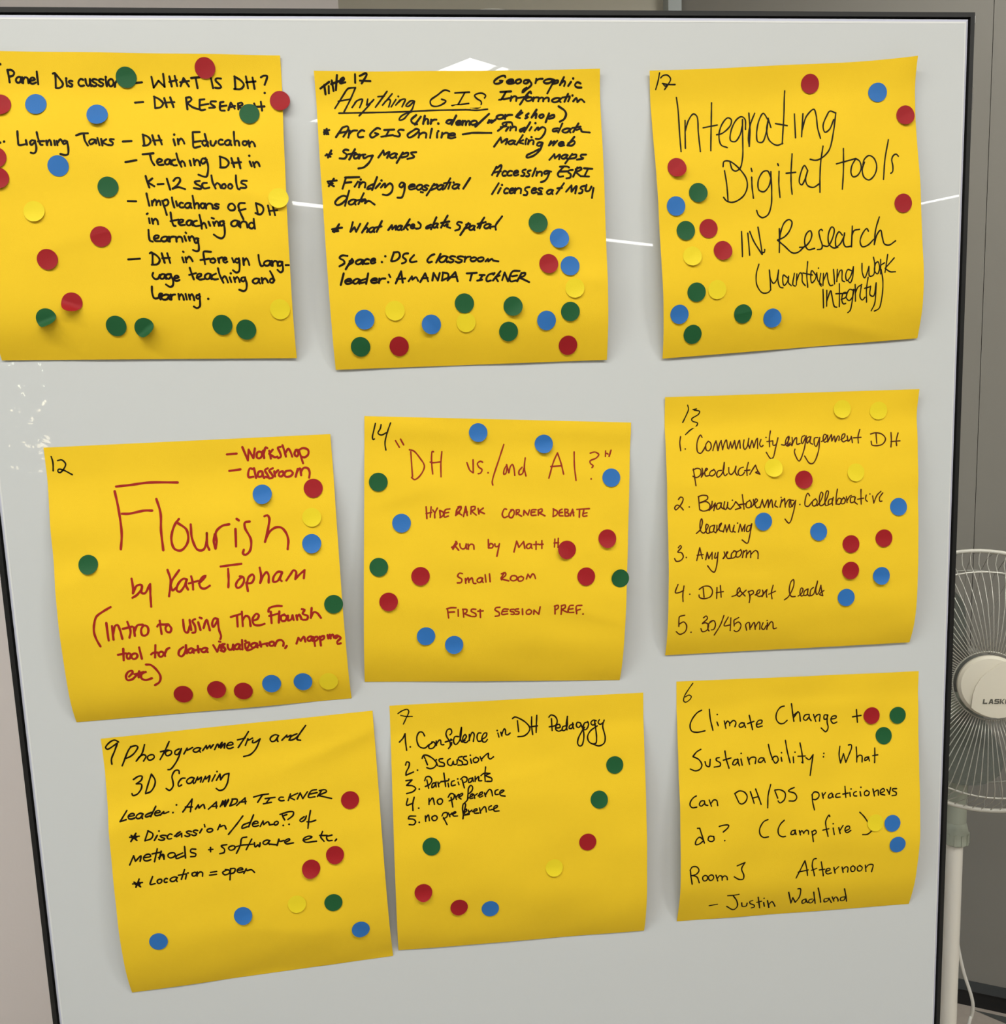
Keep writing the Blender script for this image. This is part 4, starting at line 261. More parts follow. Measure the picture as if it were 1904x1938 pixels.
  ('black handwriting reading 3D Scanning','k',1.94,'-4012 2494 -3959 2464 -3923 2466 -3932 2504 -3986 2541/-3986 2541 -3935 2549 -3938 2594 -3985 2651 -4029 2659 -4035 2640/-3827 2450 -3862 2539 -3897 2638/-3827 2450 -3795 2513 -3801 2566 -3845 2631 -3898 2650/-3547 2463 -3549 2432 -3585 2430 -3621 2488 -3614 2549 -3616 2593 -3655 2632 -3687 2611/-3491 2516 -3524 2517 -3563 2567 -3558 2597 -3528 2584/-3396 2525 -3423 2513 -3459 2527 -3477 2551 -3464 2574 -3433 2570 -3400 2528/-3400 2528 -3411 2558 -3405 2578/-3391 2571 -3363 2514/-3363 2514 -3364 2544 -3323 2517 -3336 2568/-3314 2570 -3282 2513/-3282 2513 -3283 2542 -3238 2508 -3255 2570/-3183 2505 -3219 2566/-3163 2473/-3174 2562 -3135 2501/-3135 2501 -3130 2561/-3130 2561 -3091 2512 -3043 2501/-3043 2505 -3066 2604 -3106 2661 -3150 2669 -3179 2647'),
  ('black handwriting naming the session leader','k',1.94,'-4093 2808 -4163 2912/-4163 2912 -4101 2895/-4079 2865 -4046 2864 -4015 2858 -4026 2842 -4056 2843 -4081 2865 -4073 2888 -4044 2892 -4013 2883/-3928 2851 -3953 2842 -3985 2853 -4000 2873 -3987 2891 -3960 2888 -3932 2853/-3932 2853 -3941 2879 -3936 2897/-3799 2783 -3854 2884/-3843 2839 -3902 2863 -3904 2883 -3853 2873/-3809 2850 -3783 2850 -3758 2845 -3765 2828 -3789 2828 -3811 2850 -3807 2875 -3785 2880 -3759 2871/-3760 2878 -3722 2844/-3722 2844 -3723 2863 -3672 2850/-3590 2785/-3630 2862/-3531 2864 -3429 2737/-3429 2737 -3454 2867/-3502 2814 -3433 2819/-3402 2844 -3370 2802/-3370 2802 -3365 2836/-3365 2836 -3319 2802 -3307 2845/-3270 2855 -3186 2787/-3186 2787 -3190 2851/-3240 2831 -3181 2832/-3149 2839 -3120 2781/-3120 2781 -3101 2843/-3101 2843 -3061 2779/-3131 2825 -3092 2776/-3092 2776 -3103 2843/-3103 2843 -3062 2771/-3019 2775 -3051 2840/-3026 2771 -2975 2779 -2984 2816 -3052 2841/-2982 2842 -2893 2771/-2893 2771 -2893 2832/-2954 2811 -2884 2810/-2805 2770 -2730 2755 -2652 2750/-2715 2756 -2767 2828/-2688 2797 -2587 2791/-2640 2797 -2683 2846/-2709 2849 -2627 2840/-2502 2797 -2532 2794 -2551 2816 -2526 2833 -2496 2831/-2426 2768 -2452 2835/-2351 2766 -2442 2801/-2442 2801 -2388 2832/-2358 2827 -2324 2764/-2324 2764 -2301 2827/-2301 2827 -2249 2758/-2154 2741 -2207 2749 -2241 2816 -2173 2817/-2220 2783 -2148 2773/-2106 2764 -2147 2815/-2124 2755 -2064 2748 -2050 2768 -2142 2804/-2142 2804 -2002 2848'),
  ('black handwriting reading star Discussion demo of','k',1.94,'-4076 3081 -3982 3079/-4012 3045 -4068 3128/-4060 3063 -4007 3122/-4055 3087 -4004 3084/-4049 3103 -4017 3068 -4020 3106 -4040 3088/-3889 3030 -3928 3130/-3892 3030 -3844 3068 -3862 3113 -3928 3134/-3802 3087 -3834 3138/-3781 3043/-3712 3097 -3743 3090 -3774 3098 -3756 3113 -3727 3126 -3742 3141 -3771 3141 -3790 3131/-3653 3090 -3670 3082 -3694 3096 -3703 3114 -3697 3131 -3681 3135 -3661 3132/-3629 3109 -3568 3068/-3568 3068 -3605 3088 -3614 3118 -3554 3085/-3554 3085 -3556 3123/-3455 3074 -3481 3066 -3507 3076 -3493 3091 -3469 3104 -3482 3120 -3507 3121 -3523 3112/-3390 3069 -3413 3062 -3438 3072 -3425 3087 -3403 3100 -3415 3116 -3438 3117 -3453 3107/-3346 3055 -3371 3094/-3319 3012 -3315 3035/-3262 3057 -3287 3063 -3297 3077 -3283 3093 -3256 3092 -3237 3076 -3245 3061 -3265 3057/-3186 3075 -3161 3024/-3161 3024 -3162 3046 -3117 3035 -3101 3074/-2924 2955 -2994 3038 -3080 3133/-2815 2954 -2871 3072/-2861 3028 -2929 3051 -2941 3081 -2885 3071/-2829 3046 -2799 3046 -2771 3041 -2780 3024 -2807 3024 -2831 3046 -2825 3070 -2799 3075 -2770 3067/-2753 3080 -2721 3026/-2721 3026 -2716 3064/-2716 3064 -2670 3038 -2657 3074/-2657 3074 -2620 3070/-2583 3043 -2601 3049 -2609 3063 -2601 3080 -2581 3078 -2567 3062 -2571 3046 -2585 3043/-2544 2973 -2443 2953 -2406 2960 -2411 2994 -2466 3035/-2522 2977 -2513 3008 -2499 3036/-2474 2981 -2497 2987 -2512 2993/-2517 3092/-2457 3086/-2297 3020 -2344 3054 -2329 3071 -2291 3051 -2274 3014/-2228 2960 -2250 3054 -2264 3145/-2270 3076 -2225 3079 -2179 3066'),
  ('black handwriting reading methods and software etc.','k',1.94,'-4097 3375 -4052 3281/-4052 3281 -4037 3341/-4037 3341 -3978 3288 -3991 3346/-3952 3310 -3916 3310 -3882 3303 -3892 3281 -3925 3281 -3955 3310 -3948 3341 -3918 3348 -3883 3337/-3811 3229 -3848 3364/-3866 3278 -3772 3267/-3804 3324 -3765 3302 -3749 3344/-3773 3257 -3784 3289 -3798 3342/-3792 3321 -3764 3291 -3748 3300 -3749 3325 -3752 3347/-3664 3283 -3697 3291 -3710 3312 -3694 3336 -3659 3334 -3634 3311 -3643 3288 -3668 3283/-3534 3227 -3534 3353/-3558 3295 -3626 3325 -3628 3350 -3541 3327/-3423 3266 -3470 3262 -3477 3292 -3427 3317 -3434 3342 -3481 3343/-3272 3258 -3275 3307/-3292 3282 -3250 3281/-3105 3242 -3162 3252 -3132 3291 -3139 3326 -3183 3336/-3049 3260 -3078 3267 -3090 3285 -3075 3306 -3044 3304 -3022 3284 -3030 3264 -3053 3259/-2897 3179 -2945 3186 -2969 3265 -3013 3347/-3022 3275 -2950 3262/-2847 3206 -2911 3316/-2950 3262 -2836 3262/-2822 3247 -2818 3295 -2787 3274/-2787 3274 -2774 3299 -2764 3253/-2663 3241 -2688 3232 -2721 3240 -2736 3258 -2723 3276 -2696 3274 -2667 3243/-2667 3243 -2677 3266 -2670 3282/-2669 3278 -2588 3293/-2592 3300 -2570 3233/-2570 3233 -2563 3257 -2519 3253/-2512 3277 -2459 3251 -2466 3239 -2512 3262 -2498 3290 -2423 3287/-2321 3271 -2249 3253 -2226 3240 -2263 3229 -2317 3256 -2304 3288 -2183 3290/-2114 3191 -2136 3247 -2105 3296/-2146 3231 -2067 3237/-2018 3236 -2076 3252 -2063 3292 -2021 3295/-1972 3283 -1989 3301'),
  ('black handwriting reading star Location equals open','k',1.94,'-4081 3579 -3984 3573/-4013 3533 -4052 3618/-4066 3561 -4005 3618/-4054 3587 -4007 3582/-4046 3603 -4020 3561 -4014 3607/-3878 3521 -3907 3603 -3858 3598/-3808 3556 -3828 3563 -3836 3580 -3826 3600 -3804 3597 -3789 3579 -3794 3560 -3810 3556/-3732 3560 -3744 3553 -3761 3565 -3767 3580 -3762 3594 -3751 3597 -3738 3595/-3631 3557 -3657 3547 -3691 3556 -3706 3574 -3692 3593 -3663 3591 -3635 3559/-3635 3559 -3643 3583 -3636 3599/-3553 3478 -3592 3580/-3618 3533 -3537 3525/-3538 3535 -3550 3579/-3520 3517/-3453 3515 -3474 3522 -3482 3538 -3471 3556 -3449 3553 -3434 3536 -3440 3519 -3456 3515/-3425 3515 -3426 3537 -3431 3559/-3426 3537 -3397 3517 -3374 3526 -3376 3564/-3291 3530 -3229 3525/-3302 3559 -3231 3555/-3124 3518 -3168 3540 -3150 3566 -3102 3555 -3095 3525 -3137 3512/-3085 3516 -3097 3625/-3085 3506 -3037 3510 -3049 3549 -3088 3561/-3016 3528 -2985 3528 -2957 3523 -2968 3508 -2995 3508 -3018 3528 -3010 3550 -2984 3554 -2955 3547/-2950 3567 -2923 3519/-2923 3519 -2919 3539 -2871 3534 -2840 3566'),
 ],
 8: [
  ('black handwriting reading 7','g',1.51,'-1261 1992 -1213 1964 -1159 1953 -1145 1977 -1179 2054 -1209 2112/-1231 2014 -1178 2030 -1111 2035'),
  ('black handwriting reading 1. Confidence in','k',1.84,'-1261 2304 -1221 2265 -1197 2220/-1197 2220 -1196 2305 -1189 2396/-1149 2363/-991 2259 -1012 2219 -1042 2213 -1071 2253 -1074 2314 -1050 2369 -997 2387 -950 2354/-910 2334 -950 2361 -951 2392 -913 2395 -881 2359 -895 2331 -918 2329/-871 2321 -870 2367/-869 2352 -840 2316 -825 2317 -819 2364 -792 2366/-722 2268 -702 2250 -711 2206 -742 2208 -764 2253 -754 2292 -726 2340 -724 2386 -745 2411/-776 2340 -702 2323/-707 2349 -710 2376/-713 2315/-631 2294 -669 2291 -687 2343 -666 2376 -625 2341 -602 2273 -595 2196/-597 2202 -615 2303 -595 2355 -563 2338/-578 2337 -546 2301 -560 2277 -585 2306 -583 2352 -549 2362 -524 2341/-514 2280 -517 2345/-516 2326 -482 2260 -463 2277 -475 2357/-389 2275 -416 2273 -434 2318 -421 2361 -393 2359/-385 2344 -337 2318 -327 2280 -350 2278 -380 2322 -374 2368 -347 2374 -323 2349/-207 2289 -197 2332/-213 2260/-175 2283 -165 2323/-165 2307 -135 2246 -124 2263 -122 2310 -102 2316 -74 2298'),
  ('black handwriting reading DH Pedagogy','k',1.84,'9 2167 18 2289/-43 2139 -19 2123 35 2145 104 2199 141 2258 123 2304 74 2339 8 2343/165 2135 161 2235 169 2330/221 2122 213 2222 207 2309/141 2246 224 2239/379 2169 382 2301/352 2151 373 2128 419 2147 441 2198 424 2245 352 2259/423 2276 470 2272 463 2239 432 2245 422 2292 453 2314 485 2304/534 2260 502 2266 492 2305 516 2310 545 2269 553 2157/555 2157 538 2253 544 2305/609 2250 577 2260 568 2291 596 2293 617 2251/610 2234 612 2282 619 2299/693 2241 662 2231 648 2269 671 2291 700 2265/697 2249 725 2338 720 2431 698 2485 674 2491 655 2466 662 2412 705 2336 739 2292/781 2240 741 2245 722 2314 754 2317 784 2264 773 2232/869 2232 838 2221 809 2250 828 2276 860 2263/850 2222 858 2302 865 2411 854 2473 818 2478 779 2451 766 2396 801 2336 879 2288/906 2223 889 2249 908 2274 949 2254 958 2231/958 2231 939 2292 960 2418 945 2479 888 2505 825 2482'),
  ('black handwriting reading 2. Discussion','k',1.84,'-1208 2552 -1195 2519 -1169 2528 -1175 2575 -1205 2627 -1210 2662/-1210 2662 -1128 2633/-1085 2617/-1009 2471 -976 2567/-1029 2492 -1016 2463 -971 2466 -911 2510 -879 2559 -900 2596 -947 2612 -985 2597/-879 2551 -870 2583/-879 2520/-811 2514 -850 2518 -847 2542 -798 2565 -800 2592 -854 2591/-731 2520 -759 2537 -757 2579 -723 2593 -702 2557/-701 2549 -695 2584 -664 2582 -658 2537/-603 2507 -642 2515 -643 2538 -605 2564 -607 2594 -653 2595/-556 2507 -587 2512 -588 2535 -551 2560 -553 2591 -591 2594/-515 2540 -506 2587/-515 2501/-456 2530 -484 2543 -478 2578 -443 2577 -426 2548 -456 2526/-410 2526 -396 2569/-395 2550 -346 2508 -318 2495 -324 2533 -306 2558 -266 2538'),
  ('black handwriting reading 3. Participants','k',1.84,'-1213 2719 -1148 2716/-1148 2716 -1208 2769/-1208 2769 -1140 2781 -1114 2809 -1142 2838 -1212 2855/-1076 2818/-991 2727 -976 2815/-1014 2733 -997 2696 -959 2695 -938 2731 -963 2774 -1010 2794/-908 2763 -932 2769 -942 2814 -910 2793 -893 2756/-901 2763 -895 2806/-874 2758 -868 2807/-871 2781 -839 2752/-807 2667 -800 2748 -795 2809/-843 2756 -762 2750/-767 2777 -763 2815/-757 2735/-700 2755 -728 2764 -730 2806 -691 2801/-659 2773 -652 2800/-662 2739/-615 2754 -596 2839/-630 2745 -598 2721 -564 2735 -570 2772 -609 2785/-506 2743 -541 2748 -547 2786 -516 2777 -502 2740/-502 2744 -496 2778/-474 2727 -477 2780/-476 2765 -436 2730 -438 2775 -407 2778/-357 2638 -369 2720 -369 2788/-412 2724 -380 2704 -314 2710/-318 2710 -358 2729 -297 2764 -299 2790 -353 2790'),
  ('black handwriting reading 4. no preference','k',1.84,'-1203 2909 -1218 2977 -1148 2960/-1134 2899 -1153 2967 -1154 3041/-1092 3020/-978 2926 -981 2989/-980 2965 -939 2921 -929 2953 -924 2993/-861 2935 -885 2946 -892 2970 -876 2996 -850 2992 -834 2965 -844 2940 -864 2935/-743 2929 -729 3037/-774 2926 -745 2889 -711 2900 -717 2947 -765 2967/-700 2908 -687 2957/-690 2933 -661 2904/-663 2935 -623 2915 -618 2895 -646 2905 -659 2936 -637 2957/-549 2905 -517 2876 -507 2838 -525 2818 -550 2843 -561 2912 -572 2975 -604 3004/-555 2952 -515 2932 -510 2908 -534 2922 -540 2961 -509 2956/-499 2917 -490 2961/-492 2934 -460 2912/-454 2937 -406 2917 -405 2897 -437 2914 -439 2954 -403 2941/-383 2911 -373 2951/-376 2935 -326 2876 -308 2893 -299 2949/-237 2887 -265 2897 -267 2936 -236 2938/-220 2932 -172 2904 -187 2895 -219 2916 -213 2948 -163 2963'),
  ('black handwriting reading 5. no preference','k',1.84,'-1129 3103 -1198 3101 -1207 3126/-1207 3126 -1150 3138 -1132 3163 -1152 3193 -1202 3189/-1094 3173/-1026 3110 -1025 3169/-1026 3141 -994 3101 -988 3129 -986 3164/-928 3116 -951 3124 -958 3145 -942 3168 -916 3165 -900 3142 -911 3120 -931 3115/-835 3142 -800 3222/-849 3125 -832 3095 -794 3094 -796 3137 -835 3157/-779 3099 -765 3140/-768 3124 -740 3102/-741 3118 -697 3098 -709 3089 -733 3111 -726 3135 -684 3139/-627 3175 -623 3159/-616 3105 -599 3059 -593 3012 -612 3010 -626 3056 -622 3136 -627 3175/-614 3137 -563 3133/-613 3113 -585 3092 -584 3072 -604 3082 -602 3130 -571 3124/-565 3085 -556 3130/-558 3110 -526 3088/-519 3105 -472 3093 -476 3077 -507 3090 -501 3122 -454 3126/-444 3071 -435 3128/-438 3112 -389 3060 -378 3076 -373 3121/-315 3057 -343 3071 -341 3103 -309 3098/-298 3099 -250 3070 -253 3058 -285 3068 -287 3116 -236 3120'),
 ],
 9: [
  ('black handwriting reading 6','g',1.4,'1952 1885 1900 1955 1855 2028 1847 2080 1869 2095 1922 2063 1933 2033 1907 2016 1862 2036'),
  ('black handwriting reading Climate Change','k',1.78,'2048 2199 2002 2219 1938 2287 1909 2358 1925 2418 1977 2437 2076 2428/2136 2196 2142 2303 2166 2428/2216 2342 2229 2383/2223 2259/2299 2337 2314 2418/2309 2374 2337 2339 2358 2363 2358 2392/2359 2370 2405 2337 2430 2361 2417 2407/2517 2374 2487 2372 2463 2400 2477 2419 2520 2404 2525 2375/2521 2382 2538 2426/2585 2294 2601 2373 2617 2456/2562 2385 2636 2365/2669 2401 2723 2390 2728 2361 2693 2358 2665 2393 2672 2431 2730 2424/2987 2218 2948 2226 2902 2284 2894 2359 2931 2411 2978 2415 3021 2384/3071 2198 3084 2298 3098 2402/3095 2360 3145 2295/3087 2336 3153 2299 3164 2319 3173 2405/3268 2334 3229 2339 3209 2383 3236 2400 3275 2365/3275 2335 3278 2380 3297 2408/3325 2338 3350 2419/3340 2377 3367 2348 3397 2343 3392 2418/3489 2356 3451 2353 3446 2399 3473 2400 3489 2360/3485 2359 3480 2439 3490 2499 3461 2542 3409 2497/3523 2404 3581 2396 3585 2374 3542 2375 3523 2411 3549 2455 3592 2443/3821 2317 3834 2465/3775 2397 3877 2388'),
  ('black handwriting reading Sustainability','k',1.78,'2019 2626 1974 2648 1927 2695/1927 2699 1992 2737 2023 2798 2003 2841 1950 2858 1891 2834/2059 2763 2072 2809 2105 2822 2119 2742/2119 2746 2109 2811/2222 2731 2188 2736 2187 2758 2231 2791 2230 2821 2161 2832/2289 2663 2300 2752 2329 2859/2266 2763 2354 2745/2437 2771 2399 2768 2371 2818 2397 2827 2437 2786/2430 2763 2436 2808 2450 2840/2468 2766 2481 2838/2473 2704/2545 2754 2565 2834/2559 2789 2583 2761 2637 2766 2630 2832/2728 2777 2690 2774 2665 2813 2696 2822 2735 2788/2728 2777 2745 2826/2791 2632 2807 2720 2841 2818 2862 2845 2894 2815 2881 2770 2843 2774 2826 2802/2930 2784 2935 2828/2937 2734/2990 2604 3005 2735 3029 2850/3067 2790 3069 2853/3091 2739/3155 2643 3169 2746 3175 2864/3175 2864 3163 2856/3122 2786 3205 2789/3212 2808 3249 2833 3298 2782/3298 2782 3274 2903 3256 3011'),
  ('black handwriting reading What with a colon','k',1.78,'3424 2778/3418 2816/3618 2717 3603 2812 3617 2903/3617 2903 3655 2801/3655 2801 3678 2900/3678 2900 3721 2814 3756 2736 3751 2710 3719 2711/3810 2740 3810 2828 3806 2906/3809 2858 3837 2834 3868 2840 3868 2910/3937 2860 3905 2868 3900 2898 3936 2882 3948 2860/3945 2860 3954 2905/4025 2767 4020 2843 4013 2928/3996 2849 4055 2844'),
  ('black handwriting reading can DH/DS','k',1.78,'1944 3131 1914 3144 1874 3188 1869 3230 1894 3258 1944 3256/2029 3191 1995 3191 1974 3232 1994 3250 2037 3221/2033 3195 2041 3238 2070 3248/2088 3188 2112 3262/2108 3228 2139 3193 2172 3201 2183 3260/2381 3141 2423 3242/2385 3142 2437 3119 2495 3139 2522 3189 2498 3244 2455 3265 2430 3253/2561 3136 2597 3267/2622 3112 2647 3190 2676 3285/2579 3209 2643 3198/2797 3076 2761 3190 2750 3329/2839 3144 2869 3232/2840 3140 2899 3141 2957 3182 2945 3255 2892 3287 2872 3263/3066 3131 3018 3147 2996 3165 3068 3196 3091 3244 3064 3278 3000 3275'),
  ('black handwriting reading practitioners','k',1.78,'3272 3235 3273 3309 3291 3401/3268 3231 3299 3201 3346 3217 3348 3258 3308 3287 3274 3280/3388 3220 3398 3278/3395 3253 3427 3219/3499 3229 3468 3243 3458 3278 3492 3277 3511 3246/3503 3237 3513 3278/3592 3240 3553 3245 3543 3277 3594 3280/3656 3167 3657 3232 3659 3289/3626 3250 3690 3243/3708 3240 3712 3281/3725 3201/3785 3234 3755 3244 3753 3276 3787 3283/3828 3237 3835 3287/3841 3191/3907 3231 3880 3250 3883 3283 3922 3286 3936 3254 3907 3231/3981 3221 3996 3301/3993 3259 4038 3238 4044 3297/4071 3275 4116 3254 4108 3228 4073 3242 4067 3283 4119 3302/4147 3240 4176 3296/4171 3296 4192 3223/4262 3242 4213 3242 4217 3263 4255 3283 4254 3312 4206 3316'),
  ('black handwriting reading do with a question mark','k',1.78,'1948 3500 1973 3501/1973 3501 1996 3580 2022 3673/2003 3630 1971 3602 1932 3633 1922 3682 1960 3681 2011 3647/2128 3606 2079 3603 2065 3643 2102 3663 2131 3648 2128 3606/2194 3499 2240 3488 2302 3493 2293 3519 2238 3565/2252 3664'),
  ('black handwriting reading Campfire in brackets','k',1.78,'2751 3464 2701 3485 2654 3566 2662 3635 2700 3669 2756 3666/2940 3490 2897 3529 2867 3595 2879 3656 2921 3681 2951 3677/3065 3615 3027 3621 3014 3658 3048 3661 3065 3619/3061 3619 3073 3667/3111 3623 3123 3675/3119 3649 3141 3625 3162 3661/3162 3652 3192 3625 3213 3635 3216 3673/3255 3642 3272 3764/3255 3650 3293 3632 3305 3663 3263 3689/3465 3490 3458 3472 3418 3536 3421 3613 3442 3717/3382 3639 3451 3628/3502 3624 3515 3702/3503 3575/3567 3625 3584 3696/3580 3661 3619 3604/3645 3671 3697 3646 3689 3619 3654 3625 3640 3666 3662 3694 3710 3671/3817 3470 3864 3521 3915 3598/3849 3733 3905 3734 3962 3695'),
  ('black handwriting reading Room J Afternoon','k',1.78,'1859 3985 1864 4047 1880 4149/1855 3976 1881 3939 1931 3943 1956 3985 1930 4027 1868 4043/1868 4039 1931 4063 1961 4139/2027 4054 2004 4066 1998 4092 2016 4122 2043 4118 2057 4088 2044 4060 2024 4054/2095 4056 2072 4067 2066 4094 2085 4124 2111 4120 2126 4090 2113 4061 2092 4056/2151 4064 2174 4140/2169 4107 2193 4078 2219 4086 2225 4137/2224 4105 2253 4085 2279 4102 2285 4139/2397 3980 2487 3949/2487 3949 2449 4021 2476 4105 2468 4149 2426 4150 2365 4111/3086 4198 3142 4080 3182 3992/3182 3992 3207 4087 3220 4180/3109 4126 3226 4112/3315 3978 3285 3984 3271 4057 3292 4142 3304 4194/3265 4121 3326 4104/3376 4027 3396 4126 3409 4206/3357 4126 3422 4124/3437 4153 3484 4139 3483 4121 3448 4122 3437 4167 3460 4188 3503 4178/3530 4112 3547 4187/3541 4149 3587 4108/3626 4116 3643 4187/3636 4149 3674 4116 3696 4132 3695 4187/3756 4114 3731 4130 3742 4183 3773 4181 3779 4135 3752 4112/3834 4117 3809 4133 3816 4180 3851 4184 3867 4148 3834 4114/3900 4118 3913 4199/3906 4156 3943 4117 3991 4122 3980 4210'),
  ('black handwriting naming the proposer','k',1.78,'2100 4475 2193 4465/2301 4351 2368 4352 2431 4343/2365 4357 2415 4441 2428 4519 2390 4565 2303 4506/2473 4469 2488 4526 2531 4525 2538 4481/2599 4449 2566 4462 2574 4491 2626 4525 2629 4554 2596 4561/2658 4407 2677 4492 2697 4574/2650 4483 2705 4473/2732 4493 2750 4558/2730 4432/2774 4470 2807 4583/2797 4541 2829 4494 2855 4526 2878 4575/3013 4379 3062 4546/3062 4546 3072 4464/3072 4464 3113 4541/3113 4541 3150 4462 3147 4346 3118 4344/3225 4503 3193 4522 3200 4567 3233 4554 3234 4504/3229 4504 3260 4563/3309 4513 3275 4520 3278 4565 3309 4568 3328 4526/3312 4411 3334 4504 3355 4585/3359 4359 3397 4489 3419 4575/3502 4523 3455 4529 3463 4575 3500 4562 3511 4524/3507 4524 3550 4596/3543 4506 3577 4577/3564 4553 3588 4511 3623 4560 3627 4583/3696 4524 3653 4530 3656 4575 3696 4574 3705 4525/3676 4404 3706 4503 3731 4596'),
 ],
}
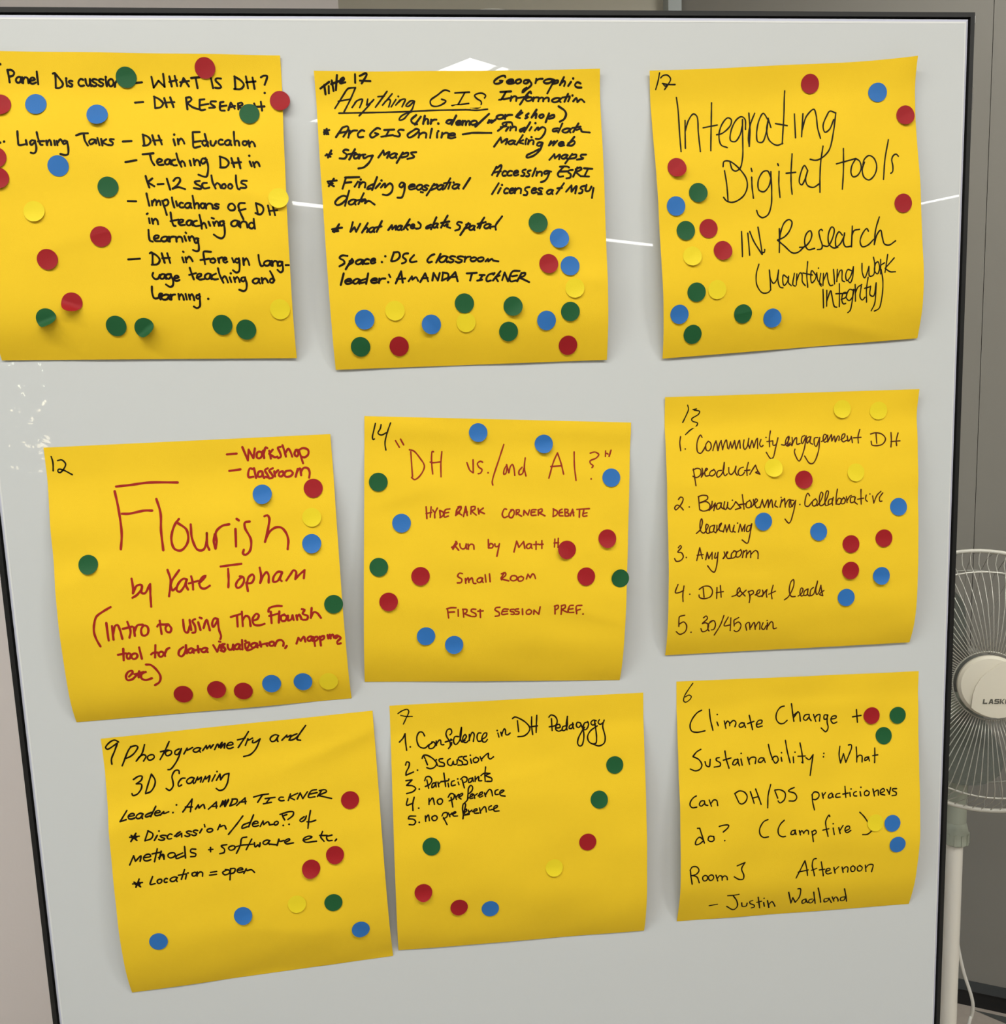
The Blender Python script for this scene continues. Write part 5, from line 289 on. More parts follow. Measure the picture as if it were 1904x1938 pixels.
# sheet number, colour, x, y on the board (0.1 mm), curl height (mm), curl direction (deg, 270 = down), label
STICKERS = [
 (1,'red',-4588,-4136,.8,270,'red round sticker cut by the left picture edge, beside two blue stickers'),
 (1,'blue',-4274,-4140,.5,250,'blue round sticker below the word Panel on the leftmost top note'),
 (1,'blue',-3730,-4039,1.4,270,'blue round sticker below the word Discussion on the leftmost top note'),
 (1,'red',-4647,-3650,.6,270,'red round sticker at left picture edge, upper of a touching red pair'),
 (1,'red',-4640,-3465,.9,270,'red round sticker at left picture edge, lower of a touching red pair'),
 (1,'blue',-4100,-3567,.4,60,'blue round sticker just below Lightning Talks on the leftmost top note'),
 (1,'green',-3671,-3372,.3,270,'green round sticker alone in the middle of the leftmost top note'),
 (1,'green',-3451,-4380,.4,270,'green round sticker covering the end of the word Discussion'),
 (1,'red',-2724,-4459,.5,300,'red round sticker above the words WHAT IS on the leftmost top note'),
 (1,'green',-2342,-4041,.4,270,'green round sticker covering letters of the word RESEARCH'),
 (1,'red',-2051,-4162,.9,290,'red round sticker overhanging the right edge of the leftmost top note'),
 (1,'yellow',-4352,-3162,.8,280,'yellow round sticker at the left side of the leftmost top note'),
 (1,'red',-3772,-2922,.3,270,'red round sticker left of the word learning on the leftmost top note'),
 (1,'red',-4270,-2722,.6,300,'red round sticker lower left of the leftmost top note, flat'),
 (1,'red',-4092,-2323,4.5,250,'red round sticker curling up, above the bottom left green sticker'),
 (1,'green',-4342,-2183,5.5,290,'green round sticker strongly curled in the bottom left of the leftmost top note'),
 (1,'green',-3717,-2098,.4,290,'green round sticker flat, left neighbour of a curled green sticker'),
 (1,'green',-3458,-2071,4.5,305,'green round sticker curled, right neighbour of a flat green sticker'),
 (1,'green',-2730,-2080,.5,290,'green round sticker left of the bottom right green pair, leftmost top note'),
 (1,'green',-2510,-2030,.6,270,'green round sticker right of the bottom right green pair, leftmost top note'),
 (1,'yellow',-2112,-3246,1.2,270,'yellow round sticker touching the right edge of the leftmost top note'),
 (1,'yellow',-2170,-2211,.4,270,'yellow round sticker in the lower right corner of the leftmost top note'),
 (2,'green',379,-2978,.9,290,'green round sticker topmost on the note headed Anything GIS'),
 (2,'blue',586,-2826,1.6,310,'blue round sticker upper of two blue ones right on the GIS note'),
 (2,'red',471,-2582,1.2,290,'red round sticker beside the word Classroom on the GIS note'),
 (2,'blue',684,-2557,.6,270,'blue round sticker right beside a red one on the GIS note'),
 (2,'yellow',724,-2339,.7,290,'yellow round sticker at the right side of the GIS note'),
 (2,'green',-382,-2220,.4,270,'green round sticker touching a yellow one below on the GIS note'),
 (2,'yellow',-373,-2037,.4,280,'yellow round sticker touching a green one above on the GIS note'),
 (2,'green',99,-2179,1.5,300,'green round sticker slightly creased, upper of a close green pair, GIS note'),
 (2,'green',49,-1936,.6,280,'green round sticker lower of a close green pair, GIS note'),
 (2,'blue',432,-2032,.5,250,'blue round sticker in the lower right area of the GIS note'),
 (2,'green',674,-2112,.6,290,"green round sticker below the yellow one at the GIS note's right side"),
 (2,'red',654,-1785,.4,280,'red round sticker in the bottom right corner of the GIS note'),
 (2,'blue',-1366,-2091,.7,290,'blue round sticker in the lower left area of the GIS note'),
 (2,'yellow',-1066,-2168,.5,270,'yellow round sticker in the lower left area of the GIS note'),
 (2,'blue',-716,-2026,1.4,230,"blue round sticker with a lifted lower edge, below the GIS note's leader line"),
 (2,'green',-1422,-1833,.5,250,'green round sticker in the bottom left corner of the GIS note'),
 (2,'red',-1044,-1826,.3,270,'red round sticker at the bottom left of the GIS note'),
 (3,'red',3207,-4305,.3,270,'red round sticker at the top of the Integrating Digital tools note'),
 (3,'blue',3910,-4213,.2,270,'blue round sticker at the top right of the Integrating Digital tools note'),
 (3,'red',4198,-3985,1.1,300,'red round sticker near the curled corner of the Integrating Digital tools note'),
 (3,'red',1793,-3490,1.8,300,'red round sticker topmost at the left side of the Digital tools note'),
 (3,'green',2004,-3243,.9,310,'green round sticker left of the word Digital, Digital tools note'),
 (3,'blue',1773,-3115,.5,290,"blue round sticker upper of two blue ones at Digital tools note's left"),
 (3,'green',1871,-2876,.5,270,'green round sticker beside a red one, left of IN Research'),
 (3,'red',2107,-2893,.3,270,'red round sticker beside a green one, left of IN Research'),
 (3,'red',2247,-2673,1.2,310,'red round sticker immediately left of the words IN Research'),
 (3,'yellow',1930,-2624,.9,290,'yellow round sticker upper yellow one on the Digital tools note'),
 (3,'red',4156,-3106,.3,270,'red round sticker at the right edge of the Digital tools note'),
 (3,'green',1969,-2268,.4,290,'green round sticker with a yellow one at its right, Digital tools note'),
 (3,'yellow',2184,-2288,.4,270,'yellow round sticker with a green one at its left, Digital tools note'),
 (3,'blue',1797,-2055,.6,280,'blue round sticker at the lower left edge of the Digital tools note'),
 (3,'green',1945,-1854,.3,270,'green round sticker bottommost on the Digital tools note'),
 (3,'green',2462,-2042,.3,270,'green round sticker left of a blue one, low on the Digital tools note'),
 (3,'blue',2779,-1993,1.0,320,'blue round sticker rightmost of the bottom ones on Digital tools note'),
 (4,'blue',-2486,-414,1.8,280,'blue round sticker below the word Classroom on the note numbered 12'),
 (4,'red',-1980,-449,.3,270,'red round sticker at the upper right of the note numbered 12'),
 (4,'yellow',-2010,-159,.6,290,'yellow round sticker between red and blue ones, note numbered 12'),
 (4,'blue',-2025,105,1.2,280,"blue round sticker below a yellow one, right of note 12's big title"),
 (4,'green',-4208,200,.7,270,'green round sticker alone at the left side of the note numbered 12'),
 (4,'green',-1840,732,.4,270,'green round sticker at the right edge of the note numbered 12'),
 (4,'red',-3414,1593,.3,270,'red round sticker leftmost in the bottom row of the note numbered 12'),
 (4,'red',-3078,1563,.9,290,"red round sticker second from the left in note 12's bottom row"),
 (4,'red',-2815,1601,.4,270,"red round sticker third from the left in note 12's bottom row"),
 (4,'blue',-2524,1537,.9,270,"blue round sticker fourth from the left in note 12's bottom row"),
 (4,'blue',-2208,1541,.9,300,"blue round sticker fifth from the left in note 12's bottom row"),
 (4,'yellow',-1949,1559,.4,270,'yellow round sticker rightmost in the bottom row of the note numbered 12'),
 (5,'blue',-288,-940,1.3,270,'blue round sticker topmost on the note numbered 14'),
 (5,'blue',386,-796,1.8,280,'blue round sticker above the letters AI on the note numbered 14'),
 (5,'green',-1327,-481,.4,270,'green round sticker upper one at the left edge of note 14'),
 (5,'blue',1082,-416,.4,270,'blue round sticker below the closing quotation mark on note 14'),
 (5,'blue',-1114,-53,.6,270,'blue round sticker left of the debate line on note 14'),
 (5,'red',1014,215,1.3,270,'red round sticker near the right edge of note 14'),
 (5,'red',582,310,1.6,220,'red round sticker lifted at lower left, covering letters on note 14'),
 (5,'green',-1367,384,.5,290,'green round sticker lower one at the left edge of note 14'),
 (5,'red',-948,500,.7,270,'red round sticker left of the words Small Room on note 14'),
 (5,'red',775,601,.4,250,'red round sticker between Small Room and the right edge, note 14'),
 (5,'green',1138,642,.6,150,'green round sticker overhanging the right edge of note 14'),
 (5,'red',-1286,745,.9,280,'red round sticker lowest red one on note 14, near its left edge'),
 (5,'blue',-922,1135,.7,230,'blue round sticker left one of the bottom blue pair on note 14'),
 (5,'blue',-636,1245,1.3,270,'blue round sticker right one of the bottom blue pair on note 14'),
 (6,'yellow',3603,-1032,.8,270,'yellow round sticker left one of the top yellow pair, Community engagement note'),
 (6,'yellow',4002,-1000,.4,270,'yellow round sticker right one of the top yellow pair, Community engagement note'),
 (6,'yellow',2816,-447,1.4,300,'yellow round sticker right after the word products'),
 (6,'red',3144,-307,1.0,300,'red round sticker between two yellow ones below the word engagement'),
 (6,'yellow',3725,-356,.6,250,'yellow round sticker above the word Collaborative'),
 (6,'blue',4200,34,.5,290,'blue round sticker right of the word Collaborative'),
 (6,'blue',2690,116,.9,230,'blue round sticker right after the word learning, Community engagement note'),
 (6,'blue',3301,256,.7,270,'blue round sticker alone below the word Collaborative'),
 (6,'red',3662,409,.4,270,'red round sticker upper of two stacked red ones, Community engagement note'),
 (6,'red',4033,365,.4,270,'red round sticker nearest the right edge of the Community engagement note'),
 (6,'red',3657,695,.9,270,'red round sticker lower of two stacked red ones, Community engagement note'),
 (6,'blue',4006,773,1.4,270,'blue round sticker below the rightmost red one, Community engagement note'),
 (6,'blue',3617,992,.6,270,'blue round sticker right of the word leads, lowest on its note'),
 (7,'red',-1810,2878,.3,270,'red round sticker topmost on the Photogrammetry note'),
 (7,'red',-1998,3451,.9,270,'red round sticker upper of a close red pair, Photogrammetry note'),
 (7,'red',-2254,3578,1.6,250,'red round sticker lower of a close red pair, Photogrammetry note'),
 (7,'yellow',-2424,3950,.5,270,'yellow round sticker low on the Photogrammetry note'),
 (7,'green',-2045,3975,.3,270,'green round sticker low on the Photogrammetry note'),
 (7,'blue',-2989,4029,.9,290,"blue round sticker in the middle of the Photogrammetry note's lower part"),
 (7,'blue',-3873,4235,.2,270,'blue round sticker in the bottom left of the Photogrammetry note'),
 (7,'blue',-1778,4328,.9,240,'blue round sticker in the bottom right of the Photogrammetry note'),
 (8,'green',1052,2725,.3,270,'green round sticker nearest the right edge of the Pedagogy note'),
 (8,'green',861,3084,.8,310,'green round sticker second from top at the right of Pedagogy note'),
 (8,'green',-978,3439,.5,300,'green round sticker below the numbered list of the Pedagogy note'),
 (8,'red',718,3547,.3,270,'red round sticker in the right half of the Pedagogy note'),
 (8,'yellow',340,3807,.8,270,'yellow round sticker in the middle right of the Pedagogy note'),
 (8,'red',-1088,3954,1.8,270,'red round sticker bright, in the lower left of the Pedagogy note'),
 (8,'red',-712,4180,.7,250,'red round sticker left of the lowest blue one, Pedagogy note'),
 (8,'blue',-374,4234,.3,270,'blue round sticker lowest on the Pedagogy note, right of a red one'),
 (9,'red',3999,2397,.7,280,'red round sticker after the plus sign on the Climate Change note'),
 (9,'green',4306,2416,.5,240,'green round sticker upper of two green ones, Climate Change note'),
 (9,'green',4137,2636,.3,270,'green round sticker lower of two green ones, Climate Change note'),
 (9,'yellow',4000,3607,.5,240,'yellow round sticker covering the closing bracket after fire, Climate Change note'),
 (9,'blue',4200,3630,.4,230,'blue round sticker upper of two blue ones, Climate Change note'),
 (9,'blue',4263,3887,.3,230,'blue round sticker lower of two blue ones, Climate Change note'),
]
CORNERS = {
 1: [(-0.48008, -0.46137), (-0.20228, -0.45723), (-0.20573, -0.17468), (-0.48392, -0.18156)],
 2: [(-0.17145, -0.44266), (0.10491, -0.44418), (0.10637, -0.16295), (-0.16848, -0.16198)],
 3: [(0.15461, -0.44234), (0.42822, -0.45335), (0.44201, -0.17465), (0.16487, -0.1622)],
 4: [(-0.45495, -0.09647), (-0.178, -0.09851), (-0.17345, 0.17891), (-0.45183, 0.18428)],
 5: [(-0.14308, -0.11518), (0.13116, -0.09789), (0.11389, 0.17915), (-0.15874, 0.1619)],
 6: [(0.16725, -0.12271), (0.44286, -0.12115), (0.44234, 0.15803), (0.16415, 0.15457)],
 7: [(-0.42973, 0.2034), (-0.15249, 0.19408), (-0.14599, 0.4761), (-0.42474, 0.48891)],
 8: [(-0.13445, 0.1899), (0.13967, 0.19528), (0.1363, 0.47437), (-0.13974, 0.46974)],
 9: [(0.17686, 0.18542), (0.45572, 0.19283), (0.4518, 0.47378), (0.17446, 0.46763)],
}

# ------------------------------------------------------------------ room shell
ZC = 2.8
LAMPS = []
panel_add = emitter('added_lamp_diffuser', (1.0, .985, .93), LAMPADD)  # used only by the unseen lamps added to light the scene
panel_far = emitter('lamp_diffuser_dimmed', (1.0, .985, .93), LAMPFAR)
house_m = mat('lamp_housing', (.7, .7, .69), .4)
def lamp(name, label, quad, z=ZC, em=None):
    # quad: four ceiling points; the diffuser lies 5 mm under the housing
    cx = sum(q[0] for q in quad)/4; cy = sum(q[1] for q in quad)/4
    t = thing(name, label, 'ceiling light', (cx, cy, z))
    def grow(k): return [(cx+(x-cx)*k[0], cy+(y-cy)*k[1]) for x, y in quad]
    a = quad
    m = MB(); m.add([(x, y, z-.012) for x, y in a], [(0,1,2,3)]); d = m.obj('diffuser', em or panel_add, t)
    m = MB()
    for i in range(4):
        p = Vector((*a[i], 0)); q = Vector((*a[(i+1) % 4], 0)); e = (q-p).normalized(); nn = Vector((e.y, -e.x, 0))
        if nn.dot(Vector((cx, cy, 0))-p) > 0: nn = -nn
        o = nn*.012; p2 = p - e*.012; q2 = q + e*.012
        v = [p2, q2, q2+o, p2+o]
        m.add([(w.x, w.y, zz) for zz in (z-.016, z-.001) for w in v], [(0,3,2,1),(4,5,6,7),(0,1,5,4),(1,2,6,5),(2,3,7,6),(3,0,4,7)])
    m.obj('housing', house_m, t); return t
def strip(a, b, w):
    a, b = Vector(a), Vector(b); e = (b-a).normalized(); n = Vector((-e.y, e.x))*w/2
    return [tuple(a+n), tuple(b+n), tuple(b-n), tuple(a-n)]
lamp('linear_ceiling_light', 'long slim ceiling light mirrored as a white line left of the Anything GIS note', strip((-2.3, -3.9), (2.1, -6.68), .10), em=panel_far)
lamp('linear_ceiling_light', 'slim ceiling light mirrored as a white line right of the Digital tools note', strip((3.35, -5.56), (4.3, -3.9), .075), em=panel_far)
lamp('linear_ceiling_light', 'ceiling light mirrored as a white wedge above the Anything GIS note', [(.17, -2.52), (.28, -2.60), (-.22, -3.35), (-.52, -3.25)], em=panel_far)
lamp('linear_ceiling_light', 'narrow ceiling light mirrored as a small sliver beside the white wedge', [(.30, -2.61), (.335, -2.632), (.265, -2.72), (.235, -2.70)], em=panel_far)
lamp('linear_ceiling_light', 'added unseen slim ceiling light overhead between the camera and the whiteboard', strip((-1.7, -.85), (1.1, -1.45), .12))  # added lamp: strengthens the light from above on the curled sheets
lamp('linear_ceiling_light', 'added unseen slim ceiling light high above the right end of the whiteboard', strip((1.15, -1.2), (3.2, -2.2), .12))  # added overhead fill, kept clear of what the glass mirrors
lamp('linear_ceiling_light', 'added unseen slim ceiling light over the left end of the room', strip((-2.9, -.5), (-2.5, -2.0), .12))  # added to brighten the left wall
lamp('linear_ceiling_light', 'added unseen slim ceiling light in the corner behind the whiteboard', strip((.78, .42), (1.25, .17), .10))  # added to light the back wall from its right side

wl = mat('wall_paint_light', (.88, .83, .82), .75, bump=.15, bscale=180, vary=.03)
wb = mat('wall_paint_beige', (.50, .475, .39), .7, bump=.1, bscale=180, vary=.03)
wp = mat('partition_vinyl', (.215, .205, .18), .6, bump=.12, bscale=400, vary=.03)
wo = mat('wall_paint_room', (.38, .37, .35), .8, vary=.03)
def wall(name, a, b, m, holes=(), t=.1, z1=ZC, inside=None):
    a, b = Vector(a), Vector(b); L = (b-a).length; e = (b-a)/L; n = Vector((e.y, -e.x))
    if inside is not None and n.dot(Vector(inside)-a) > 0: n = -n
    T = Matrix(((e.x, n.x, 0, a.x), (e.y, n.y, 0, a.y), (0, 0, 1, 0), (0, 0, 0, 1)))
    mb = MB(); xs = 0
    for s0, s1, h0, h1 in sorted(holes):
        mb.box(xs, s0, 0, t, 0, z1, T); mb.box(s0, s1, 0, t, 0, h0, T); mb.box(s0, s1, 0, t, h1, z1, T); xs = s1
    mb.box(xs, L, 0, t, 0, z1, T)
    return struct(mb.obj(name, m)), T
IN = (0, -2)
PB0, PB1 = (-.227, 1.25), (.60, 1.25)
U = Vector((.877, -.48)).normalized(); J = Vector((1.145, .907))      # partition direction and its visible joint
PP = J - U*.652; PE = J + U*4.0
wall('wall_back', PB0, PB1, wb, inside=IN)
wall('wall_left', (-3.6, .60), PB0, wl, inside=IN)
_, TwinFill = wall('wall_side', (-4.6, -7.0), (-3.6, .60), wo, [(1.2, 3.4, .9, 2.3), (3.9, 6.4, .9, 2.3)], inside=IN)
_, Twin1 = wall('wall_front', (5.6, -7.0), (-4.6, -7.0), wo, [(8.9, 10.12, .95, 2.3)], inside=IN)
wall('wall_end', (PE.x, PE.y), (5.6, -7.0), wo, inside=IN)
cb = mat('ceiling_tile', (.78, .78, .76), .9, bump=.3, bscale=300)
struct(MB().box(-5, 6, -7.4, 1.6, ZC, ZC+.1).obj('ceiling', cb))
# partition: panels with open joints in front of a dark core, grey floor seal, black recess
dk = mat('dark_gap', (.015, .014, .013), .8)
nU = Vector((U.y, -U.x)); nU = nU if nU.dot(Vector(IN)-J) < 0 else -nU
TP = Matrix(((U.x, nU.x, 0, J.x), (U.y, nU.y, 0, J.y), (0, 0, 1, 0), (0, 0, 0, 1)))
pw = struct(MB().box(-.66, 4.0, .03, .12, 0, ZC, TP).obj('wall_right', dk))
for s0, s1 in ((-.652, -.0006), (.0006, 1.219), (1.221, 2.439), (2.441, 3.66)):
    MB().box(s0, s1, 0, .035, .072, ZC, TP).obj('panel', wp, pw)
sl = mat('seal_grey', (.045, .05, .052), .5)
sealp = MB().box(-.652, 3.66, -.002, .035, .046, .0715, TP).obj('seal_strip', sl, pw)
struct(MB().box(-.652, 3.66, .008, .035, 0, .046, TP).obj('baseboard_right', mat('base_black', (.006, .006, .006), .6)))
pm = mat('post_paint', (.36, .40, .395), .45)
e0 = PP
struct(MB().box(-.032, 0, -.012, .05, 0, ZC, Matrix(((1, 0, 0, e0.x), (0, 1, 0, e0.y), (0, 0, 1, 0), (0, 0, 0, 1)))).obj('trim_1', pm))
# floor
fl = mat('floor_carpet_beige', (.40, .35, .30), .95, bump=.6, bscale=900, vary=.08, vscale=60)
flo = struct(MB().box(-5, 6, -7.4, 1.6, -.1, 0).obj('floor', fl))
fg = mat('floor_carpet_grey', (.07, .075, .07), .95, bump=.6, bscale=900, vary=.1, vscale=60)
a = Vector((1.1747, .8853)); b = Vector((1.2195, .8329)); e = (b-a).normalized()
p3 = b + e*2.6; q3 = J + U*3.6
m = MB(); m.add([(a.x, a.y, .001), (b.x, b.y, .001), (p3.x, p3.y, .001), (q3.x, q3.y, .001)], [(0, 1, 2, 3)])
m.obj('carpet_border', fg, flo)
# windows; the side-wall pair is unseen, added for cool daylight fill
gl = bpy.data.materials.new('window_glass'); gl.use_nodes = True; n_ = gl.node_tree.nodes; n_.clear()
tr = n_.new('ShaderNodeBsdfTransparent'); gs = n_.new('ShaderNodeBsdfGlossy'); gs.inputs['Roughness'].default_value = .02
fr = n_.new('ShaderNodeFresnel'); mx = n_.new('ShaderNodeMixShader'); ou = n_.new('ShaderNodeOutputMaterial')
tr.inputs[0].default_value = (.93, .96, .95, 1)
for p_, q_ in ((fr.outputs[0], mx.inputs[0]), (tr.outputs[0], mx.inputs[1]), (gs.outputs[0], mx.inputs[2]), (mx.outputs[0], ou.inputs[0])): gl.node_tree.links.new(p_, q_)
alu = mat('window_alu', (.25, .25, .25), .4, metal=.6)
wi = 0
for T, holes in ((Twin1, [(8.9, 10.12, .95, 2.3)]), (TwinFill, [(1.2, 3.4, .9, 2.3), (3.9, 6.4, .9, 2.3)])):
    for s0, s1, z0, z1 in holes:
        wi += 1; mb = MB()
        for bx in ((s0, s0+.05, z0, z1), (s1-.05, s1, z0, z1), (s0, s1, z0, z0+.05), (s0, s1, z1-.05, z1), ((s0+s1)/2-.02, (s0+s1)/2+.02, z0, z1)):
            mb.box(bx[0], bx[1], .03, .08, bx[2], bx[3], T)
        wo_ = struct(mb.obj(f'window_{wi}', alu))
        for k in (0, 1):
            xa = s0+.05 if k == 0 else (s0+s1)/2+.02; xb = (s0+s1)/2-.02 if k == 0 else s1-.05
            MB().box(xa, xb, .052, .056, z0+.05, z1-.05, T).obj('pane', gl, wo_)
# greenery beyond the window that the glass mirrors as pale leafy flecks
leaf = mat('leaf_green', (.03, .06, .02), .6)
bark = mat('bark', (.05, .035, .025), .9)
def tree(x, y, label, seed, s=1.0, leaves=2300):
    rnd = random.Random(seed); t = thing('garden_tree', label, 'tree', (x, y, -.5), 'trees outside the window')
    MB().tube([(x, y, -.5), (x+.1, y, .8), (x, y, 1.8*s), (x+.1, y, 2.8*s)], [.12, .09, .06, .02], 8).obj('trunk', bark, t)
    m = MB()
    for i in range(leaves):
        th = rnd.uniform(0, 6.28); ph = rnd.uniform(-1, 1); r = rnd.random()**.4
        c = Vector((x + 1.25*s*r*math.cos(th)*math.sqrt(1-ph*ph), y + .5*s*r*math.sin(th), 1.7*s + 1.35*s*r*ph))
        u = Vector((rnd.uniform(-1,1), rnd.uniform(-1,1), rnd.uniform(-1,1))).normalized(); w = u.cross(Vector((rnd.uniform(-1,1), .3, rnd.uniform(-1,1)))).normalized()
        q = rnd.uniform(.045, .09)
        m.add([c-u*q*1.6, c+w*q*.7, c+u*q*1.6, c-w*q*.7], [(0,1,2,3)])
    lf = m.obj('foliage', leaf, t); lf['kind'] = 'stuff'
tree(-4.75, -8.9, 'leafy tree just outside the rear window', 5, 1.1)
tree(-5.9, -10.3, 'leafy tree farther out beyond the rear window', 9, 1.25, 1500)

# ------------------------------------------------------------------ whiteboard on a mobile stand
XL, XR, YT, YB = -.5031, .4894, -.4935, 1.13
wbT = thing('glass_whiteboard', 'mobile glass whiteboard in a thin black frame holding the yellow notes', 'whiteboard', (0, .02, 0))
glass = mat('backpainted_glass', GLASSCOL, .55, .3, coat=1, coatr=.0, vary=.0)
BV = .0045                                     # polished edge of the glass
def rect(x0, x1, y0, y1, d): return [W(x0, y1, d), W(x1, y1, d), W(x1, y0, d), W(x0, y0, d)]
m = MB(); v = rect(XL+BV, XR-BV, YT+BV, YB-BV, 0) + rect(XL+BV, XR-BV, YT+BV, YB-BV, .006)
m.add(v, [(0,1,2,3), (7,6,5,4), (0,4,5,1), (1,5,6,2), (2,6,7,3), (3,7,4,0)]).obj('glass_panel', glass, wbT)
ed = mat('polished_glass_edge', (.50, .51, .60), .5, .2)
ed2 = mat('polished_glass_lip', (.60, .61, .60), .4, .3)
def ring(x0, x1, y0, y1, d0, w, d1, name, mm):
    a = rect(x0, x1, y0, y1, d0); b = rect(x0+w, x1-w, y0+w, y1-w, d1)
    for i in range(4):
        j = (i+1) % 4; c = [p + Vector((0, .004, 0)) for p in (a[i], a[j], b[j], b[i])]
        MB().add([a[i], a[j], b[j], b[i]] + c, [(0,1,2,3), (7,6,5,4), (0,4,5,1), (1,5,6,2), (2,6,7,3), (3,7,4,0)]).obj(name, mm, wbT)
ring(XL, XR, YT, YB, .0016, .0028, .0001, 'polished_edge', ed)
ring(XL+.0028, XR-.0028, YT+.0028, YB-.0028, .0001, .0017, -.0001, 'edge_lip', ed2)
fk = mat('frame_black', (.006, .006, .006), .5, .25)
fk2 = mat('frame_charcoal', (.010, .010, .0095), .5, .25)
G = .0016; FW = .0044
for nm, (x0, x1, y0, y1) in (('frame_rail', (XL-G-FW, XR+G+FW, YT-G-FW, YT-G)), ('frame_rail', (XL-G-FW, XR+G+FW, YB+G, YB+G+FW)),
                             ('frame_rail', (XL-G-FW, XL-G, YT-G, YB+G)), ('frame_rail', (XR+G, XR+G+FW, YT-G, YB+G))):
    MB().box(x0, x1, -.0005, .030, H0-y1, H0-y0).obj(nm, fk2, wbT)
MB().box(XL-G, XR+G, .006, .028, H0-YB-G, H0-YT+G).obj('backing_panel', fk, wbT)
clipm = mat('clip_chrome', (.75, .75, .75), .12, metal=1)
yc = -.4935+.0768
MB().box(XR+G+FW-.001, XR+G+FW+.0012, .0, .006, H0-yc-.011, H0-yc+.011).obj('edge_clip', clipm, wbT)
MB().box(XR+G+FW-.001, XR+G+FW+.0012, .0, .005, H0-YT-.004, H0-YT+.003).obj('edge_clip', clipm, wbT)
for x in (XL+.03, XR-.03):
    zb = H0-YB-.005
    MB().box(x-.02, x+.02, .0285, .056, .10, zb+.30).obj('leg', fk, wbT)
    MB().box(x-.02, x+.02, -.28, .34, .075, .105).obj('foot', fk, wbT)
    for y in (-.25, .31):
        MB().cyl((x, y, .05), (x, y, .076), .009).obj('caster_stem', clipm, wbT)
        MB().cyl((x-.012, y, .03), (x+.012, y, .03), .03, n=28).obj('caster', fk, wbT, smooth=40)
MB().box(XL+.05, XR-.05, .03, .055, .30, .33).obj('cross_bar', fk, wbT)

# ------------------------------------------------------------------ yellow notes with handwriting
paper = mat('yellow_paper', PAPER, .8, .2, bump=.22, bscale=1500, vary=.035, vscale=14)
inks = {'k': mat('black_marker_ink', (.007, .0035, .0015), .6, .12), 'g': mat('black_pen_ink', (.011, .008, .003), .6, .12),
        'r': mat('red_marker_ink', (.30, .010, .006), .6, .25), 'o': mat('red_pen_ink', (.27, .018, .005), .6, .25), 'b': mat('brown_pen_ink', (.060, .012, .003), .6, .15)}
def surf(n, x, y, off):
    u, v = quad_uv(CORNERS[n], x, y); u = min(max(u, 0), 1); v = min(max(v, 0), 1)
    return W(x, y, -(sheet_h(n, u, v) + off))
NOTE = {1: ('leftmost top yellow note about a panel discussion and lightning talks', 'black'),
 2: ('yellow note with an underlined Anything GIS heading', ''), 3: ('yellow note reading Integrating Digital tools in Research, top right corner curled', ''),
 4: ('yellow note numbered 12 with large red title, hanging tilted', ''), 5: ('yellow note numbered 14 with red DH vs AI question', ''),
 6: ('yellow note numbered 13 listing Community engagement and Brainstorming', ''), 7: ('tilted bottom left yellow note numbered 9 headed Photogrammetry and 3D Scanning', ''),
 8: ('yellow note numbered 7 listing Confidence in DH Pedagogy', ''), 9: ('bottom right yellow note numbered 6 about Climate Change and Sustainability', '')}
def crom(P, step=.0011):
    out = [P[0]]
    if len(P) == 2:
        k = max(1, int((P[1]-P[0]).length/.004)); return [P[0].lerp(P[1], i/k) for i in range(k+1)]
    for i in range(len(P)-1):
        p0 = P[i-1] if i else P[0]*2-P[1]; p1, p2 = P[i], P[i+1]; p3 = P[i+2] if i+2 < len(P) else P[-1]*2-P[-2]
        k = max(2, min(10, int((p2-p1).length/step)))
        d1 = max((p1-p0).length, 1e-6)**.5; d2 = max((p2-p1).length, 1e-6)**.5; d3 = max((p3-p2).length, 1e-6)**.5
        m1 = (p1-p0)/d1 - (p2-p0)/(d1+d2) + (p2-p1)/d2; m2 = (p2-p1)/d2 - (p3-p1)/(d2+d3) + (p3-p2)/d3
        m1 *= d2; m2 *= d2
        for j in range(1, k+1):
            t = j/k; out.append(p1*(2*t**3-3*t*t+1) + m1*(t**3-2*t*t+t) + p2*(-2*t**3+3*t*t) + m2*(t**3-t*t))
    return out
def ribbon(mb, n, pts, w, off):
    def V(p): return surf(n, p.x, p.y, off)
    if len(pts) == 1:
        c = pts[0]; k = 10; r = w*.62
        mb.add([V(c + Vector((math.cos(i*2*math.pi/k), math.sin(i*2*math.pi/k)))*r) for i in range(k)], [tuple(range(k-1, -1, -1))]); return
    P = crom(pts); m = len(P); L = []; R = []; ph = random.random()*6
    for i, p in enumerate(P):
        t = P[min(i+1, m-1)] - P[max(i-1, 0)]
        t = t.normalized() if t.length > 1e-9 else Vector((1, 0)); nn = Vector((-t.y, t.x))
        ww = w*(1 + .09*math.sin(i*.7+ph))/2
        L.append(p+nn*ww); R.append(p-nn*ww)
    vs = [V(p) for p in L] + [V(p) for p in R]
    fs = [(i, i+1, m+i+1, m+i) for i in range(m-1)]
    mb.add(vs, fs)
    for c, s in ((P[0], P[0]-P[1]), (P[-1], P[-1]-P[-2])):
        a0 = math.atan2(s.y, s.x); r = w/2
        q = [c + Vector((math.cos(a0+a), math.sin(a0+a)))*r for a in (-1.571, -1.05, -.52, 0, .52, 1.05, 1.571)]
        mb.add([V(p) for p in q], [tuple(range(6, -1, -1))])
NG = 56
